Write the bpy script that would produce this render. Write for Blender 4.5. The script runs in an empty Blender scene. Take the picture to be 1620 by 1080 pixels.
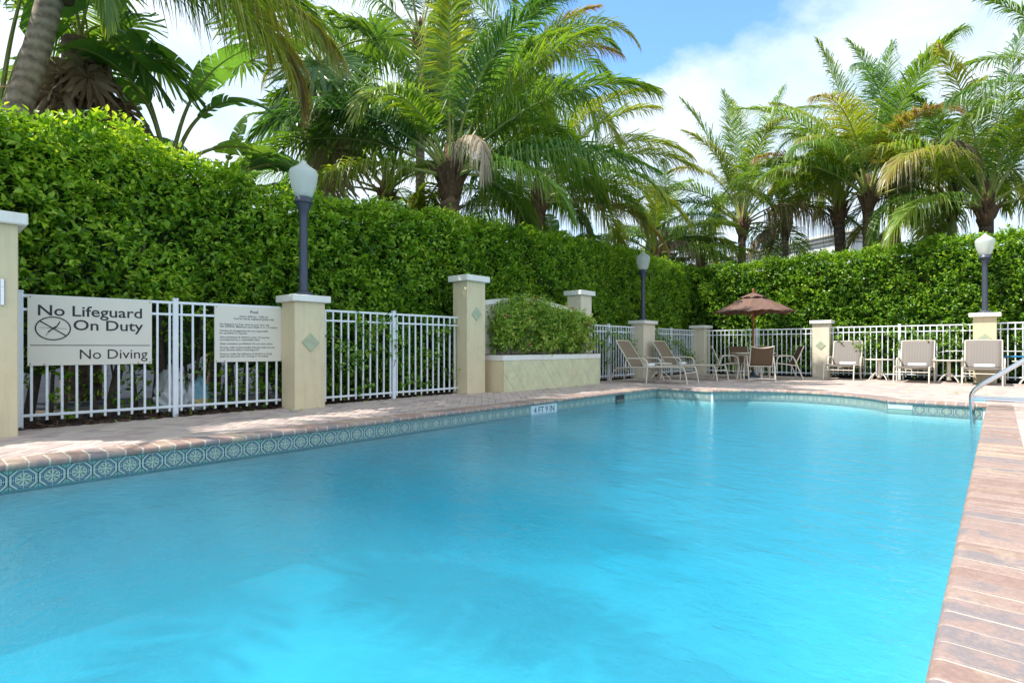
import bpy, bmesh, math, random
import numpy as np
from mathutils import Vector, Matrix, geometry
R_ = math.radians
random.seed(7); rng = np.random.default_rng(11)
scene = bpy.context.scene
COL = scene.collection

# ------------------------------------------------------------------ camera, world, sun, exposure
cam_d = bpy.data.cameras.new('camera'); cam = bpy.data.objects.new('camera', cam_d); COL.objects.link(cam)
cam_d.sensor_width = 36.0; cam_d.lens = 36.0 * 860 / 1620; cam_d.shift_y = 9 / 1620
cam_d.clip_start = 0.05; cam_d.clip_end = 2000
cam.location = (0, 0, 0.78); cam.rotation_euler = (R_(90), 0, math.atan(771 / 860))
scene.camera = cam
scene.view_settings.view_transform = 'Standard'; scene.view_settings.look = 'None'
scene.view_settings.gamma = 1.0; scene.view_settings.use_curve_mapping = False
scene.view_settings.exposure = 1.28
scene.cycles.use_denoising = True
scene.cycles.max_bounces = 10; scene.cycles.transparent_max_bounces = 12
scene.cycles.diffuse_bounces = 4; scene.cycles.glossy_bounces = 4; scene.cycles.transmission_bounces = 6
scene.cycles.sample_clamp_indirect = 6.0
scene.cycles.caustics_reflective = False
scene.cycles.volume_bounces = 3

TO_SUN = Vector((-0.64, -0.76, 1.42)).normalized()
SUN_EL = math.asin(TO_SUN.z); SUN_ROT = math.atan2(TO_SUN.x, TO_SUN.y)
sun_d = bpy.data.lights.new('sun', 'SUN'); sun_d.energy = 2.75; sun_d.angle = R_(0.53); sun_d.color = (1.0, 0.955, 0.88)
sun = bpy.data.objects.new('sun', sun_d); COL.objects.link(sun); sun.location = (-20, -10, 30)
sun.rotation_euler = TO_SUN.to_track_quat('Z', 'Y').to_euler()

world = bpy.data.worlds.new('World'); scene.world = world; world.use_nodes = True


class NT:
    """small helper for building node trees"""
    def __init__(self, tree):
        self.t = tree; tree.nodes.clear()
    def n(self, kind, **kw):
        nd = self.t.nodes.new(kind)
        for k, v in kw.items():
            if k.startswith('i_'):
                key = k[2:].replace('_', ' ')
                nd.inputs[int(key) if key.isdigit() else key].default_value = v
            else:
                setattr(nd, k, v)
        return nd
    def l(self, a, b):
        self.t.links.new(a, b)
    def math(self, op, a, b=None, clamp=False):
        m = self.n('ShaderNodeMath', operation=op, use_clamp=clamp)
        for i, x in enumerate((a, b)):
            if x is None: continue
            if isinstance(x, (int, float)): m.inputs[i].default_value = x
            else: self.l(x, m.inputs[i])
        return m.outputs[0]
    def ramp(self, fac, stops):
        r = self.n('ShaderNodeValToRGB'); el = r.color_ramp.elements
        while len(el) < len(stops): el.new(0.5)
        for e, (p, c) in zip(el, stops):
            e.position = p; e.color = (*c, 1) if len(c) == 3 else c
        if fac is not None: self.l(fac, r.inputs[0])
        return r.outputs[0]
    def mix(self, fac, a, b, mode='MIX'):
        m = self.n('ShaderNodeMix', data_type='RGBA', blend_type=mode)
        for sock, x in ((m.inputs['Factor'], fac), (m.inputs[6], a), (m.inputs[7], b)):
            if isinstance(x, (int, float)): sock.default_value = x
            elif isinstance(x, tuple): sock.default_value = (*x, 1) if len(x) == 3 else x
            else: self.l(x, sock)
        return m.outputs[2]
    def noise(self, scale, detail=4, rough=0.55, vec=None, dist=0.0):
        n = self.n('ShaderNodeTexNoise'); n.inputs['Scale'].default_value = scale; n.inputs['Detail'].default_value = detail
        n.inputs['Roughness'].default_value = rough; n.inputs['Distortion'].default_value = dist
        if vec is not None: self.l(vec, n.inputs['Vector'])
        return n.outputs[0]


W = NT(world.node_tree)
sky = W.n('ShaderNodeTexSky', sky_type='NISHITA', sun_disc=False, sun_elevation=SUN_EL, sun_rotation=SUN_ROT, air_density=1.0, dust_density=0.6, ozone_density=1.2)
tc = W.n('ShaderNodeTexCoord')
sep = W.n('ShaderNodeSeparateXYZ'); W.l(tc.outputs['Generated'], sep.inputs[0])
zz = W.math('ADD', W.math('MAXIMUM', sep.outputs[2], 0.0), 0.32)
cmb = W.n('ShaderNodeCombineXYZ'); W.l(W.math('DIVIDE', sep.outputs[0], zz), cmb.inputs[0]); W.l(W.math('DIVIDE', sep.outputs[1], zz), cmb.inputs[1])
n1 = W.noise(2.1, 8, 0.58, cmb.outputs[0], 0.15)
n2 = W.noise(5.5, 6, 0.6, cmb.outputs[0], 0.2)
n3 = W.noise(1.0, 3, 0.5, cmb.outputs[0])
# an open blue gap in the cloud deck
gap = W.n('ShaderNodeVectorMath', operation='DISTANCE'); W.l(cmb.outputs[0], gap.inputs[0])
gd = Vector((-0.475, 0.90, 0.65)).normalized(); gap.inputs[1].default_value = (gd.x / (gd.z + 0.32), gd.y / (gd.z + 0.32), 0)
g = W.math('SUBTRACT', 1.0, W.math('DIVIDE', gap.outputs['Value'], 0.40), clamp=True)
cov = W.math('ADD', W.math('MULTIPLY', n1, 0.75), W.math('MULTIPLY', n2, 0.25))
cov = W.math('SUBTRACT', cov, W.math('MULTIPLY', g, 0.46))
mask = W.ramp(cov, [(0.27, (0, 0, 0)), (0.40, (0.80, 0.80, 0.80)), (0.54, (1, 1, 1))])
cloud = W.ramp(W.math('ADD', W.math('MULTIPLY', n3, 0.35), W.math('MULTIPLY', W.noise(3.4, 6, 0.6, cmb.outputs[0], 0.3), 0.65)), [(0.35, (3.2, 4.3, 5.5)), (0.66, (5.9, 6.2, 6.5))])
skyc = W.mix(1.0, sky.outputs[0], (1.15, 1.55, 1.9), 'MULTIPLY')
col = W.mix(mask, skyc, cloud)
bg = W.n('ShaderNodeBackground'); bg.inputs['Strength'].default_value = 0.09
W.l(col, bg.inputs[0])
out = W.n('ShaderNodeOutputWorld'); W.l(bg.outputs[0], out.inputs[0])

# ------------------------------------------------------------------ helpers: objects
def tag(o, label=None, cat=None, group=None, kind=None):
    if label: o['label'] = label
    if cat: o['category'] = cat
    if group: o['group'] = group
    if kind: o['kind'] = kind
    return o

def empty(name, loc=(0, 0, 0), rz=0.0):
    o = bpy.data.objects.new(name, None); o.empty_display_size = 0.1
    COL.objects.link(o); o.location = loc; o.rotation_euler = (0, 0, rz)
    return o

def link(name, me, parent=None, loc=(0, 0, 0), rot=(0, 0, 0), scale=None):
    o = bpy.data.objects.new(name, me); COL.objects.link(o)
    o.location = loc; o.rotation_euler = rot
    if scale: o.scale = scale
    if parent: o.parent = parent
    return o

def copy_tree(o, parent=None):
    c = o.copy(); COL.objects.link(c)
    if parent: c.parent = parent
    for ch in list(o.children): copy_tree(ch, c)
    return c

def arrays_mesh(name, V, F, mats, smooth=False, midx=None, attr=None):
    """V (n,3), F list of equal-width int arrays; attr: per-face float 'tint'"""
    me = bpy.data.meshes.new(name)
    V = np.asarray(V, np.float32); me.vertices.add(len(V)); me.vertices.foreach_set('co', V.ravel())
    Fs = F if isinstance(F, list) else [F]
    Fs = [np.asarray(f, np.int32) for f in Fs if len(f)]
    tot = np.concatenate([np.full(len(f), f.shape[1], np.int32) for f in Fs])
    loops = np.concatenate([f.ravel() for f in Fs])
    me.loops.add(len(loops)); me.loops.foreach_set('vertex_index', loops)
    me.polygons.add(len(tot)); st = np.concatenate([[0], np.cumsum(tot)[:-1]]).astype(np.int32)
    me.polygons.foreach_set('loop_start', st); me.polygons.foreach_set('loop_total', tot)
    if midx is not None: me.polygons.foreach_set('material_index', np.asarray(midx, np.int32))
    me.polygons.foreach_set('use_smooth', np.full(len(tot), bool(smooth)))
    if attr is not None:
        a = me.attributes.new('tint', 'FLOAT', 'FACE'); a.data.foreach_set('value', np.asarray(attr, np.float32))
    me.update(calc_edges=True)
    for m in (mats if isinstance(mats, (list, tuple)) else [mats]): me.materials.append(m)
    return me

class MB:
    def __init__(self):
        self.v = []; self.f = []; self.m = []; self.s = []
    def add(self, vs, fs, mi=0, smooth=False, M=None):
        b = len(self.v)
        if M is not None: vs = [M @ Vector(p) for p in vs]
        self.v += [tuple(p) for p in vs]
        for q in fs:
            self.f.append([b + i for i in q]); self.m.append(mi); self.s.append(smooth)
        return self
    def box(self, x0, x1, y0, y1, z0, z1, mi=0, M=None, bev=0.0):
        bm = bmesh.new(); bmesh.ops.create_cube(bm, size=1)
        for v in bm.verts:
            v.co = Vector((x0 + (v.co.x + .5) * (x1 - x0), y0 + (v.co.y + .5) * (y1 - y0), z0 + (v.co.z + .5) * (z1 - z0)))
        if bev: bmesh.ops.bevel(bm, geom=bm.edges[:], offset=bev, segments=1, affect='EDGES', profile=0.5)
        self.addbm(bm, mi, False, M); return self
    def addbm(self, bm, mi=0, smooth=False, M=None):
        bm.verts.index_update()
        self.add([v.co.copy() for v in bm.verts], [[v.index for v in f.verts] for f in bm.faces], mi, smooth, M); bm.free()
    def tube(self, pts, r, n=8, mi=0, closed=False, cap=True):
        P = [Vector(p) for p in pts]; k = len(P)
        rs = r if isinstance(r, (list, tuple)) else [r] * k
        prev = None; rings = []
        for i in range(k):
            if closed: T = (P[(i + 1) % k] - P[i - 1])
            elif i == 0: T = P[1] - P[0]
            elif i == k - 1: T = P[-1] - P[-2]
            else: T = (P[i + 1] - P[i]).normalized() + (P[i] - P[i - 1]).normalized()
            T.normalize()
            if prev is None:
                a = Vector((0, 0, 1)) if abs(T.z) < 0.9 else Vector((1, 0, 0))
                N = T.cross(a).normalized()
            else:
                N = (prev - T * prev.dot(T)).normalized()
            prev = N; B = T.cross(N)
            rings.append([P[i] + (N * math.cos(2 * math.pi * j / n) + B * math.sin(2 * math.pi * j / n)) * rs[i] for j in range(n)])
        vs = [p for ring in rings for p in ring]; fs = []
        for i in range(k if closed else k - 1):
            for j in range(n):
                a = i * n + j; b = i * n + (j + 1) % n; c = ((i + 1) % k) * n + (j + 1) % n; d = ((i + 1) % k) * n + j
                fs.append([a, b, c, d])
        self.add(vs, fs, mi, True)
        if cap and not closed:
            b0 = len(self.v)
            self.add(rings[0], [list(range(n))[::-1]], mi); self.add(rings[-1], [list(range(n))], mi)
        return self
    def lathe(self, prof, n=24, mi=0, c=(0, 0, 0), smooth=True):
        vs = []; fs = []; k = len(prof)
        for r, z in prof:
            for j in range(n):
                a = 2 * math.pi * j / n; vs.append((c[0] + r * math.cos(a), c[1] + r * math.sin(a), c[2] + z))
        for i in range(k - 1):
            for j in range(n):
                fs.append([i * n + j, i * n + (j + 1) % n, (i + 1) * n + (j + 1) % n, (i + 1) * n + j])
        fs.append(list(range(n))[::-1]); fs.append([(k - 1) * n + j for j in range(n)])
        self.add(vs, fs, mi, smooth); return self
    def mesh(self, name, mats):
        me = bpy.data.meshes.new(name); me.from_pydata(self.v, [], self.f)
        me.polygons.foreach_set('material_index', self.m); me.polygons.foreach_set('use_smooth', self.s)
        for m in (mats if isinstance(mats, (list, tuple)) else [mats]): me.materials.append(m)
        me.update(); return me
    def build(self, name, mats, parent=None, loc=(0, 0, 0), rot=(0, 0, 0)):
        return link(name, self.mesh(name, mats), parent, loc, rot)

def smooth_path(pts, n=6):
    """Catmull-Rom through the points"""
    P = [Vector(p) for p in pts]; P = [P[0] * 2 - P[1]] + P + [P[-1] * 2 - P[-2]]; o = []
    for i in range(1, len(P) - 2):
        for k in range(n):
            t = k / n; a, b, c, d = P[i - 1], P[i], P[i + 1], P[i + 2]
            o.append(0.5 * ((2 * b) + (c - a) * t + (2 * a - 5 * b + 4 * c - d) * t * t + (-a + 3 * b - 3 * c + d) * t ** 3))
    o.append(P[-2]); return o

def text_obj(body, size, parent, loc, rot, mat, align='LEFT', bold=0.0, sx=1.0, name='lettering', ex=0.0008):
    c = bpy.data.curves.new(name, 'FONT'); c.body = body; c.size = size; c.align_x = align; c.offset = bold; c.extrude = ex
    c.space_line = 0.95; c.materials.append(mat); c.resolution_u = 3
    tmp = bpy.data.objects.new(name, c); COL.objects.link(tmp)
    me = bpy.data.meshes.new_from_object(tmp.evaluated_get(bpy.context.evaluated_depsgraph_get())); bpy.data.objects.remove(tmp)
    if not me.materials: me.materials.append(mat)
    return link(name, me, parent, loc, rot, (sx, 1, 1))

# ------------------------------------------------------------------ materials
def mat(name):
    m = bpy.data.materials.new(name); m.use_nodes = True
    return m, NT(m.node_tree)

def finish(T, bsdf, bump=None):
    o = T.n('ShaderNodeOutputMaterial'); T.l(bsdf, o.inputs['Surface'])

def plain(name, color, rough=0.5, metal=0.0, vary=0.08, nscale=6.0, bump=0.0, bscale=60.0, spec=0.5, stain=None, streak=0.0, coord='Object'):
    m, T = mat(name); p = T.n('ShaderNodeBsdfPrincipled')
    c = T.n('ShaderNodeTexCoord').outputs[coord]
    n = T.noise(nscale, 5, 0.6, c)
    lo = tuple(max(0, x * (1 - vary)) for x in color); hi = tuple(min(1, x * (1 + vary)) for x in color)
    cc = T.ramp(n, [(0.3, lo), (0.7, hi)])
    if stain:
        sc, amt, sz = stain
        n2 = T.noise(sz, 6, 0.7, c, 0.5)
        cc = T.mix(T.math('MULTIPLY', T.ramp(n2, [(0.52, (0, 0, 0)), (0.75, (1, 1, 1))]), amt), cc, sc)
    if streak:
        mp2 = T.n('ShaderNodeMapping'); mp2.inputs['Scale'].default_value = (14, 14, 0.8); T.l(T.n('ShaderNodeNewGeometry').outputs['Position'], mp2.inputs[0])
        cc = T.mix(T.math('MULTIPLY', T.ramp(T.noise(1.0, 5, 0.7, mp2.outputs[0]), [(0.5, (0, 0, 0)), (0.72, (1, 1, 1))]), streak), cc, (0.30, 0.25, 0.17))
    T.l(cc, p.inputs['Base Color'])
    p.inputs['Roughness'].default_value = rough; p.inputs['Metallic'].default_value = metal; p.inputs['Specular IOR Level'].default_value = spec
    if bump:
        b = T.n('ShaderNodeBump'); b.inputs['Strength'].default_value = bump; b.inputs['Distance'].default_value = 0.004
        T.l(T.noise(bscale, 6, 0.65, c), b.inputs['Height']); T.l(b.outputs[0], p.inputs['Normal'])
    finish(T, p.outputs[0]); return m

def leafmat(name, stops, trans=0.38, rough=0.42, tcol=(1.5, 1.35, 0.35), spec=0.5, objvar=0.0):
    """foliage: colour from the per-face 'tint', light glows through the blade"""
    m, T = mat(name)
    a = T.n('ShaderNodeAttribute', attribute_name='tint')
    fac = a.outputs['Fac']
    if objvar:
        oi = T.n('ShaderNodeObjectInfo'); fac = T.math('ADD', fac, T.math('MULTIPLY', T.math('SUBTRACT', oi.outputs['Random'], 0.5), objvar), clamp=True)
    c = T.ramp(fac, stops)
    p = T.n('ShaderNodeBsdfPrincipled'); T.l(c, p.inputs['Base Color']); p.inputs['Roughness'].default_value = rough
    p.inputs['Specular IOR Level'].default_value = spec
    tr = T.n('ShaderNodeBsdfTranslucent'); T.l(T.mix(1.0, c, tcol, 'MULTIPLY'), tr.inputs['Color'])
    mx = T.n('ShaderNodeMixShader'); mx.inputs[0].default_value = trans
    T.l(p.outputs[0], mx.inputs[1]); T.l(tr.outputs[0], mx.inputs[2]); finish(T, mx.outputs[0]); return m

M = {}
M['white_metal'] = plain('white_powder_coat', (0.80, 0.84, 0.88), 0.38, vary=0.05)
M['stucco'] = plain('beige_stucco', (0.73, 0.62, 0.40), 0.85, vary=0.06, nscale=2.5, bump=0.35, bscale=70, stain=((0.42, 0.34, 0.22), 0.35, 1.7), streak=0.22)
M['stucco_pale'] = plain('cream_stucco', (0.75, 0.67, 0.51), 0.85, vary=0.06, nscale=2.5, bump=0.35, bscale=70, stain=((0.48, 0.40, 0.28), 0.3, 1.7), streak=0.18)
M['cap_white'] = plain('white_painted_cap', (0.84, 0.81, 0.75), 0.7, vary=0.04, nscale=4, bump=0.15, bscale=60, stain=((0.6, 0.57, 0.5), 0.35, 3), streak=0.12)
M['green_tile'] = plain('pale_green_tile', (0.42, 0.46, 0.31), 0.6, vary=0.12, nscale=9, bump=0.2, bscale=40)
M['slat_green'] = plain('planter_tile_green', (0.66, 0.65, 0.42), 0.7, vary=0.12, nscale=5, bump=0.25, bscale=50, stain=((0.52, 0.40, 0.22), 0.5, 2.5))
M['groove'] = plain('dark_groove', (0.10, 0.10, 0.06), 0.9)
M['lamp_pole'] = plain('slate_blue_paint', (0.058, 0.070, 0.100), 0.42, vary=0.1)
M['sign'] = plain('sign_board', (0.76, 0.73, 0.63), 0.5, vary=0.02, nscale=3)
M['ink'] = plain('black_print', (0.025, 0.025, 0.03), 0.6)
M['screw'] = plain('screw_steel', (0.25, 0.22, 0.2), 0.4, 0.8)
M['steel'] = plain('polished_stainless', (0.72, 0.74, 0.76), 0.13, 1.0, vary=0.04)
M['chair_frame'] = plain('almond_chair_frame', (0.72, 0.65, 0.54), 0.4, vary=0.04)
M['table_top'] = plain('almond_table_top', (0.70, 0.64, 0.54), 0.35, vary=0.05)
M['towel'] = plain('white_towel', (0.86, 0.86, 0.85), 0.95, vary=0.03, bump=0.5, bscale=200)
M['wood'] = plain('varnished_wood_pole', (0.33, 0.11, 0.035), 0.4, vary=0.2, nscale=14)
M['aluminium'] = plain('aluminium_pole', (0.7, 0.7, 0.68), 0.4, 0.3)
M['blue_paint'] = plain('blue_pole', (0.02, 0.25, 0.5), 0.4)
M['trunk_grey'] = None
M['soil'] = plain('dark_soil', (0.060, 0.040, 0.026), 0.95, vary=0.5, nscale=30, bump=1, bscale=40)
M['mulch_chip'] = plain('bark_chip', (0.085, 0.040, 0.025), 0.9, vary=0.5, nscale=20)
M['ground'] = plain('asphalt_and_litter', (0.030, 0.035, 0.046), 0.95, vary=0.35, nscale=1.5, bump=0.6, bscale=12, stain=((0.08, 0.065, 0.05), 0.6, 0.6), spec=0.05)
M['bark'] = plain('hedge_bark', (0.11, 0.085, 0.065), 0.9, vary=0.3, nscale=18, bump=0.8, bscale=40)
M['dead'] = plain('dead_leaf', (0.16, 0.085, 0.055), 0.9, vary=0.5, nscale=8)
M['building'] = plain('white_render', (0.72, 0.72, 0.70), 0.85, vary=0.03)
M['cornice'] = plain('cream_cornice', (0.60, 0.58, 0.50), 0.8, vary=0.04)
M['pale_rose'] = plain('flower_petal', (0.62, 0.03, 0.16), 0.6, vary=0.2, nscale=20)
M['bag'] = plain('white_plastic_bag', (0.70, 0.72, 0.74), 0.35, vary=0.12, nscale=8)
M['bag_print'] = plain('printed_plastic', (0.20, 0.42, 0.52), 0.4, vary=0.2)
M['bag_yellow'] = plain('printed_plastic_yellow', (0.6, 0.48, 0.2), 0.4)
M['void_shade'] = plain('skimmer_shade_paint', (0.03, 0.035, 0.04), 0.7)
M['plate'] = plain('white_glazed_plate', (0.62, 0.68, 0.70), 0.2, vary=0.03)
M['plaster'] = plain('pool_plaster', (0.66, 0.79, 0.80), 0.7, vary=0.26, nscale=0.75)  # plaster stains, made broad and strong to paint in soft palm shadows

# sling fabric
def fabric(name, col, stripe):
    m, T = mat(name); p = T.n('ShaderNodeBsdfPrincipled'); c = T.n('ShaderNodeTexCoord').outputs['Object']
    w = T.n('ShaderNodeTexWave', wave_type='BANDS', bands_direction='X'); w.inputs['Scale'].default_value = stripe; w.inputs['Distortion'].default_value = 0.3
    T.l(c, w.inputs['Vector'])
    n = T.noise(40, 3, 0.6, c)
    cc = T.mix(T.math('MULTIPLY', w.outputs[0], 0.3), tuple(x * 0.88 for x in col), tuple(min(1, x * 1.25) for x in col))
    cc = T.mix(T.math('MULTIPLY', n, 0.3), cc, tuple(x * 0.75 for x in col))
    T.l(cc, p.inputs['Base Color']); p.inputs['Roughness'].default_value = 0.75
    tr = T.n('ShaderNodeBsdfTranslucent'); T.l(cc, tr.inputs[0])
    mx = T.n('ShaderNodeMixShader'); mx.inputs[0].default_value = 0.22; T.l(p.outputs[0], mx.inputs[1]); T.l(tr.outputs[0], mx.inputs[2])
    finish(T, mx.outputs[0]); return m
M['sling_tan'] = fabric('tan_sling', (0.33, 0.25, 0.17), 9)
M['sling_brown'] = fabric('brown_sling', (0.23, 0.145, 0.085), 9)
M['sling_grey'] = fabric('taupe_sling', (0.33, 0.29, 0.26), 6)
M['canopy'] = fabric('burgundy_canopy', (0.25, 0.145, 0.11), 2)

# frosted lamp globe
m, T = mat('frosted_globe'); p = T.n('ShaderNodeBsdfPrincipled'); p.inputs['Base Color'].default_value = (0.90, 0.92, 0.90, 1); p.inputs['Roughness'].default_value = 0.25
tr = T.n('ShaderNodeBsdfTranslucent'); tr.inputs[0].default_value = (0.92, 0.95, 0.92, 1)
tp = T.n('ShaderNodeBsdfTransparent'); tp.inputs[0].default_value = (0.9, 0.95, 0.92, 1)
mx = T.n('ShaderNodeMixShader'); mx.inputs[0].default_value = 0.45; T.l(p.outputs[0], mx.inputs[1]); T.l(tr.outputs[0], mx.inputs[2])
mx2 = T.n('ShaderNodeMixShader'); mx2.inputs[0].default_value = 0.18; T.l(mx.outputs[0], mx2.inputs[1]); T.l(tp.outputs[0], mx2.inputs[2])
finish(T, mx2.outputs[0]); M['globe'] = m

# clay pavers: hue by piece, mottled inside the piece
def paver_mat(name, stops, mott=0.35, rough=0.8):
    m, T = mat(name); p = T.n('ShaderNodeBsdfPrincipled'); g = T.n('ShaderNodeNewGeometry')
    a = T.n('ShaderNodeAttribute', attribute_name='tint'); oi = T.n('ShaderNodeObjectInfo')
    f = T.math('FRACT', T.math('ADD', a.outputs['Fac'], oi.outputs['Random']))
    n = T.noise(9.0, 6, 0.7, g.outputs['Position'], 0.6)
    n2 = T.noise(90.0, 3, 0.6, g.outputs['Position'])
    f2 = T.math('ADD', T.math('MULTIPLY', f, 0.65), T.math('MULTIPLY', n, mott))
    c = T.ramp(f2, stops)
    c = T.mix(T.math('MULTIPLY', T.ramp(n2, [(0.35, (0, 0, 0)), (0.75, (1, 1, 1))]), 0.45), c, (0.17, 0.13, 0.11))
    T.l(c, p.inputs['Base Color']); p.inputs['Roughness'].default_value = rough
    b = T.n('ShaderNodeBump'); b.inputs['Strength'].default_value = 0.5; b.inputs['Distance'].default_value = 0.003
    T.l(T.noise(160, 4, 0.7, g.outputs['Position']), b.inputs['Height']); T.l(b.outputs[0], p.inputs['Normal'])
    finish(T, p.outputs[0]); return m
M['paver'] = paver_mat('clay_paver', [(0.10, (0.35, 0.295, 0.295)), (0.3, (0.52, 0.39, 0.355)), (0.5, (0.62, 0.51, 0.43)), (0.7, (0.55, 0.44, 0.415)), (0.9, (0.66, 0.57, 0.49))])
M['coping'] = paver_mat('bullnose_brick', [(0.10, (0.17, 0.165, 0.19)), (0.24, (0.30, 0.20, 0.17)), (0.38, (0.38, 0.265, 0.23)), (0.5, (0.24, 0.21, 0.22)), (0.62, (0.43, 0.31, 0.255)), (0.78, (0.31, 0.195, 0.165)), (0.95, (0.49, 0.38, 0.28))], 0.62, 0.7)
M['mortar'] = plain('pale_mortar', (0.52, 0.47, 0.40), 0.9, vary=0.1, nscale=20)
M['sand'] = plain('joint_sand', (0.24, 0.185, 0.15), 0.95, vary=0.2, nscale=8)

# glazed waterline tile: octagon medallion drawn on every tile
m, T = mat('medallion_tile'); p = T.n('ShaderNodeBsdfPrincipled'); c = T.n('ShaderNodeTexCoord').outputs['UV']
sp = T.n('ShaderNodeSeparateXYZ'); T.l(c, sp.inputs[0])
X = T.math('MULTIPLY', T.math('SUBTRACT', sp.outputs[0], 0.5), 1.14); Y = T.math('MULTIPLY', T.math('SUBTRACT', sp.outputs[1], 0.5), 1.14)
ax = T.math('ABSOLUTE', X); ay = T.math('ABSOLUTE', Y)
oc = T.math('MAXIMUM', T.math('MAXIMUM', ax, ay), T.math('MULTIPLY', T.math('ADD', ax, ay), 0.7071))
rr = T.math('SQRT', T.math('ADD', T.math('MULTIPLY', X, X), T.math('MULTIPLY', Y, Y)))
oct_ramp = T.n('ShaderNodeValToRGB'); oct_ramp.color_ramp.interpolation = 'CONSTANT'
stops = [(0.0, (0.50, 0.55, 0.42)), (0.325, (0.010, 0.016, 0.085)), (0.372, (0.22, 0.33, 0.34)), (0.405, (0.008, 0.016, 0.075)), (0.455, (0.46, 0.53, 0.45)), (0.545, (0.010, 0.03, 0.05)), (0.60, (0.2, 0.36, 0.30))]
while len(oct_ramp.color_ramp.elements) < len(stops): oct_ramp.color_ramp.elements.new(0.9)
for e, (q, cl) in zip(oct_ramp.color_ramp.elements, stops): e.position = q; e.color = (*cl, 1)
T.l(oc, oct_ramp.inputs[0])
ang = T.math('ARCTAN2', Y, X)
pet = T.math('MULTIPLY', T.math('ADD', T.math('SINE', T.math('MULTIPLY', ang, 8.0)), 1.0), 0.5)
ring = T.math('MULTIPLY', T.math('LESS_THAN', rr, 0.27), T.math('GREATER_THAN', pet, T.math('ADD', T.math('MULTIPLY', T.math('ABSOLUTE', T.math('SUBTRACT', rr, 0.16)), 5.0), 0.22)))
c1 = T.mix(T.math('MULTIPLY', ring, 0.85), oct_ramp.outputs[0], (0.035, 0.075, 0.06))
r2 = T.math('MULTIPLY', T.math('LESS_THAN', T.math('ABSOLUTE', T.math('SUBTRACT', rr, 0.285)), 0.014), 0.7)
c1 = T.mix(r2, c1, (0.03, 0.06, 0.09))
grout = T.math('LESS_THAN', T.math('MINIMUM', ax, ay), 0.012)
c1 = T.mix(grout, c1, (0.55, 0.62, 0.55))
c1 = T.mix(T.math('MULTIPLY', T.noise(14, 3, 0.6, T.n('ShaderNodeTexCoord').outputs['Object']), 0.15), c1, (0.2, 0.42, 0.42))
oi = T.n('ShaderNodeObjectInfo'); c1 = T.mix(T.math('MULTIPLY', oi.outputs['Random'], 0.10), c1, (0.36, 0.46, 0.42))
scale_ = T.math('MULTIPLY', T.math('SUBTRACT', 0.42, sp.outputs[1], True), T.noise(9, 4, 0.7, T.n('ShaderNodeNewGeometry').outputs['Position']))
c1 = T.mix(T.math('MULTIPLY', scale_, 0.6, True), c1, (0.55, 0.60, 0.56))
T.l(c1, p.inputs['Base Color']); p.inputs['Roughness'].default_value = 0.18
finish(T, p.outputs[0]); M['tile'] = m

# pool water: fresnel reflection over a blue-tinted clear body, rippled
m, T = mat('pool_water'); g = T.n('ShaderNodeNewGeometry'); pos = g.outputs['Position']
mp = T.n('ShaderNodeMapping'); mp.inputs['Rotation'].default_value = (0, 0, R_(42)); mp.inputs['Scale'].default_value = (1.0, 1.7, 1.0); T.l(pos, mp.inputs[0])
h = T.math('ADD', T.math('MULTIPLY', T.noise(3.2, 3, 0.5, mp.outputs[0], 0.4), 1.0), T.math('MULTIPLY', T.noise(15.0, 3, 0.55, mp.outputs[0], 0.5), 0.32))
h = T.math('ADD', h, T.math('MULTIPLY', T.noise(45.0, 2, 0.5, mp.outputs[0], 0.3), 0.13))
b = T.n('ShaderNodeBump'); b.inputs['Strength'].default_value = 1.0; b.inputs['Distance'].default_value = 0.019; T.l(h, b.inputs['Height'])
gl = T.n('ShaderNodeBsdfGlossy'); gl.inputs['Roughness'].default_value = 0.03; T.l(b.outputs[0], gl.inputs['Normal'])
tp = T.n('ShaderNodeBsdfTransparent'); tp.inputs[0].default_value = (0.90, 0.98, 1.0, 1)
tl = T.n('ShaderNodeBsdfTranslucent'); tl.inputs[0].default_value = (0.62, 0.93, 1.0, 1)
tm_ = T.n('ShaderNodeMixShader'); tm_.inputs[0].default_value = 0.10; T.l(tp.outputs[0], tm_.inputs[1]); T.l(tl.outputs[0], tm_.inputs[2])
fr = T.n('ShaderNodeFresnel'); fr.inputs['IOR'].default_value = 1.33; T.l(b.outputs[0], fr.inputs['Normal'])
ms = T.n('ShaderNodeMixShader'); T.l(T.math('MULTIPLY', fr.outputs[0], 1.0), ms.inputs[0]); T.l(tm_.outputs[0], ms.inputs[1]); T.l(gl.outputs[0], ms.inputs[2])
# faintly milky, blue absorbing body
va = T.n('ShaderNodeVolumeAbsorption'); va.inputs['Color'].default_value = (0.0, 0.812, 0.912, 1); va.inputs['Density'].default_value = 1.02
vs = T.n('ShaderNodeVolumeScatter'); vs.inputs['Color'].default_value = (0.84, 0.99, 1.0, 1); vs.inputs['Density'].default_value = 0.38; vs.inputs['Anisotropy'].default_value = 0.35
ad = T.n('ShaderNodeAddShader'); T.l(va.outputs[0], ad.inputs[0]); T.l(vs.outputs[0], ad.inputs[1])
om = T.n('ShaderNodeOutputMaterial'); T.l(ms.outputs[0], om.inputs['Surface']); T.l(ad.outputs[0], om.inputs['Volume']); M['water'] = m

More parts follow.
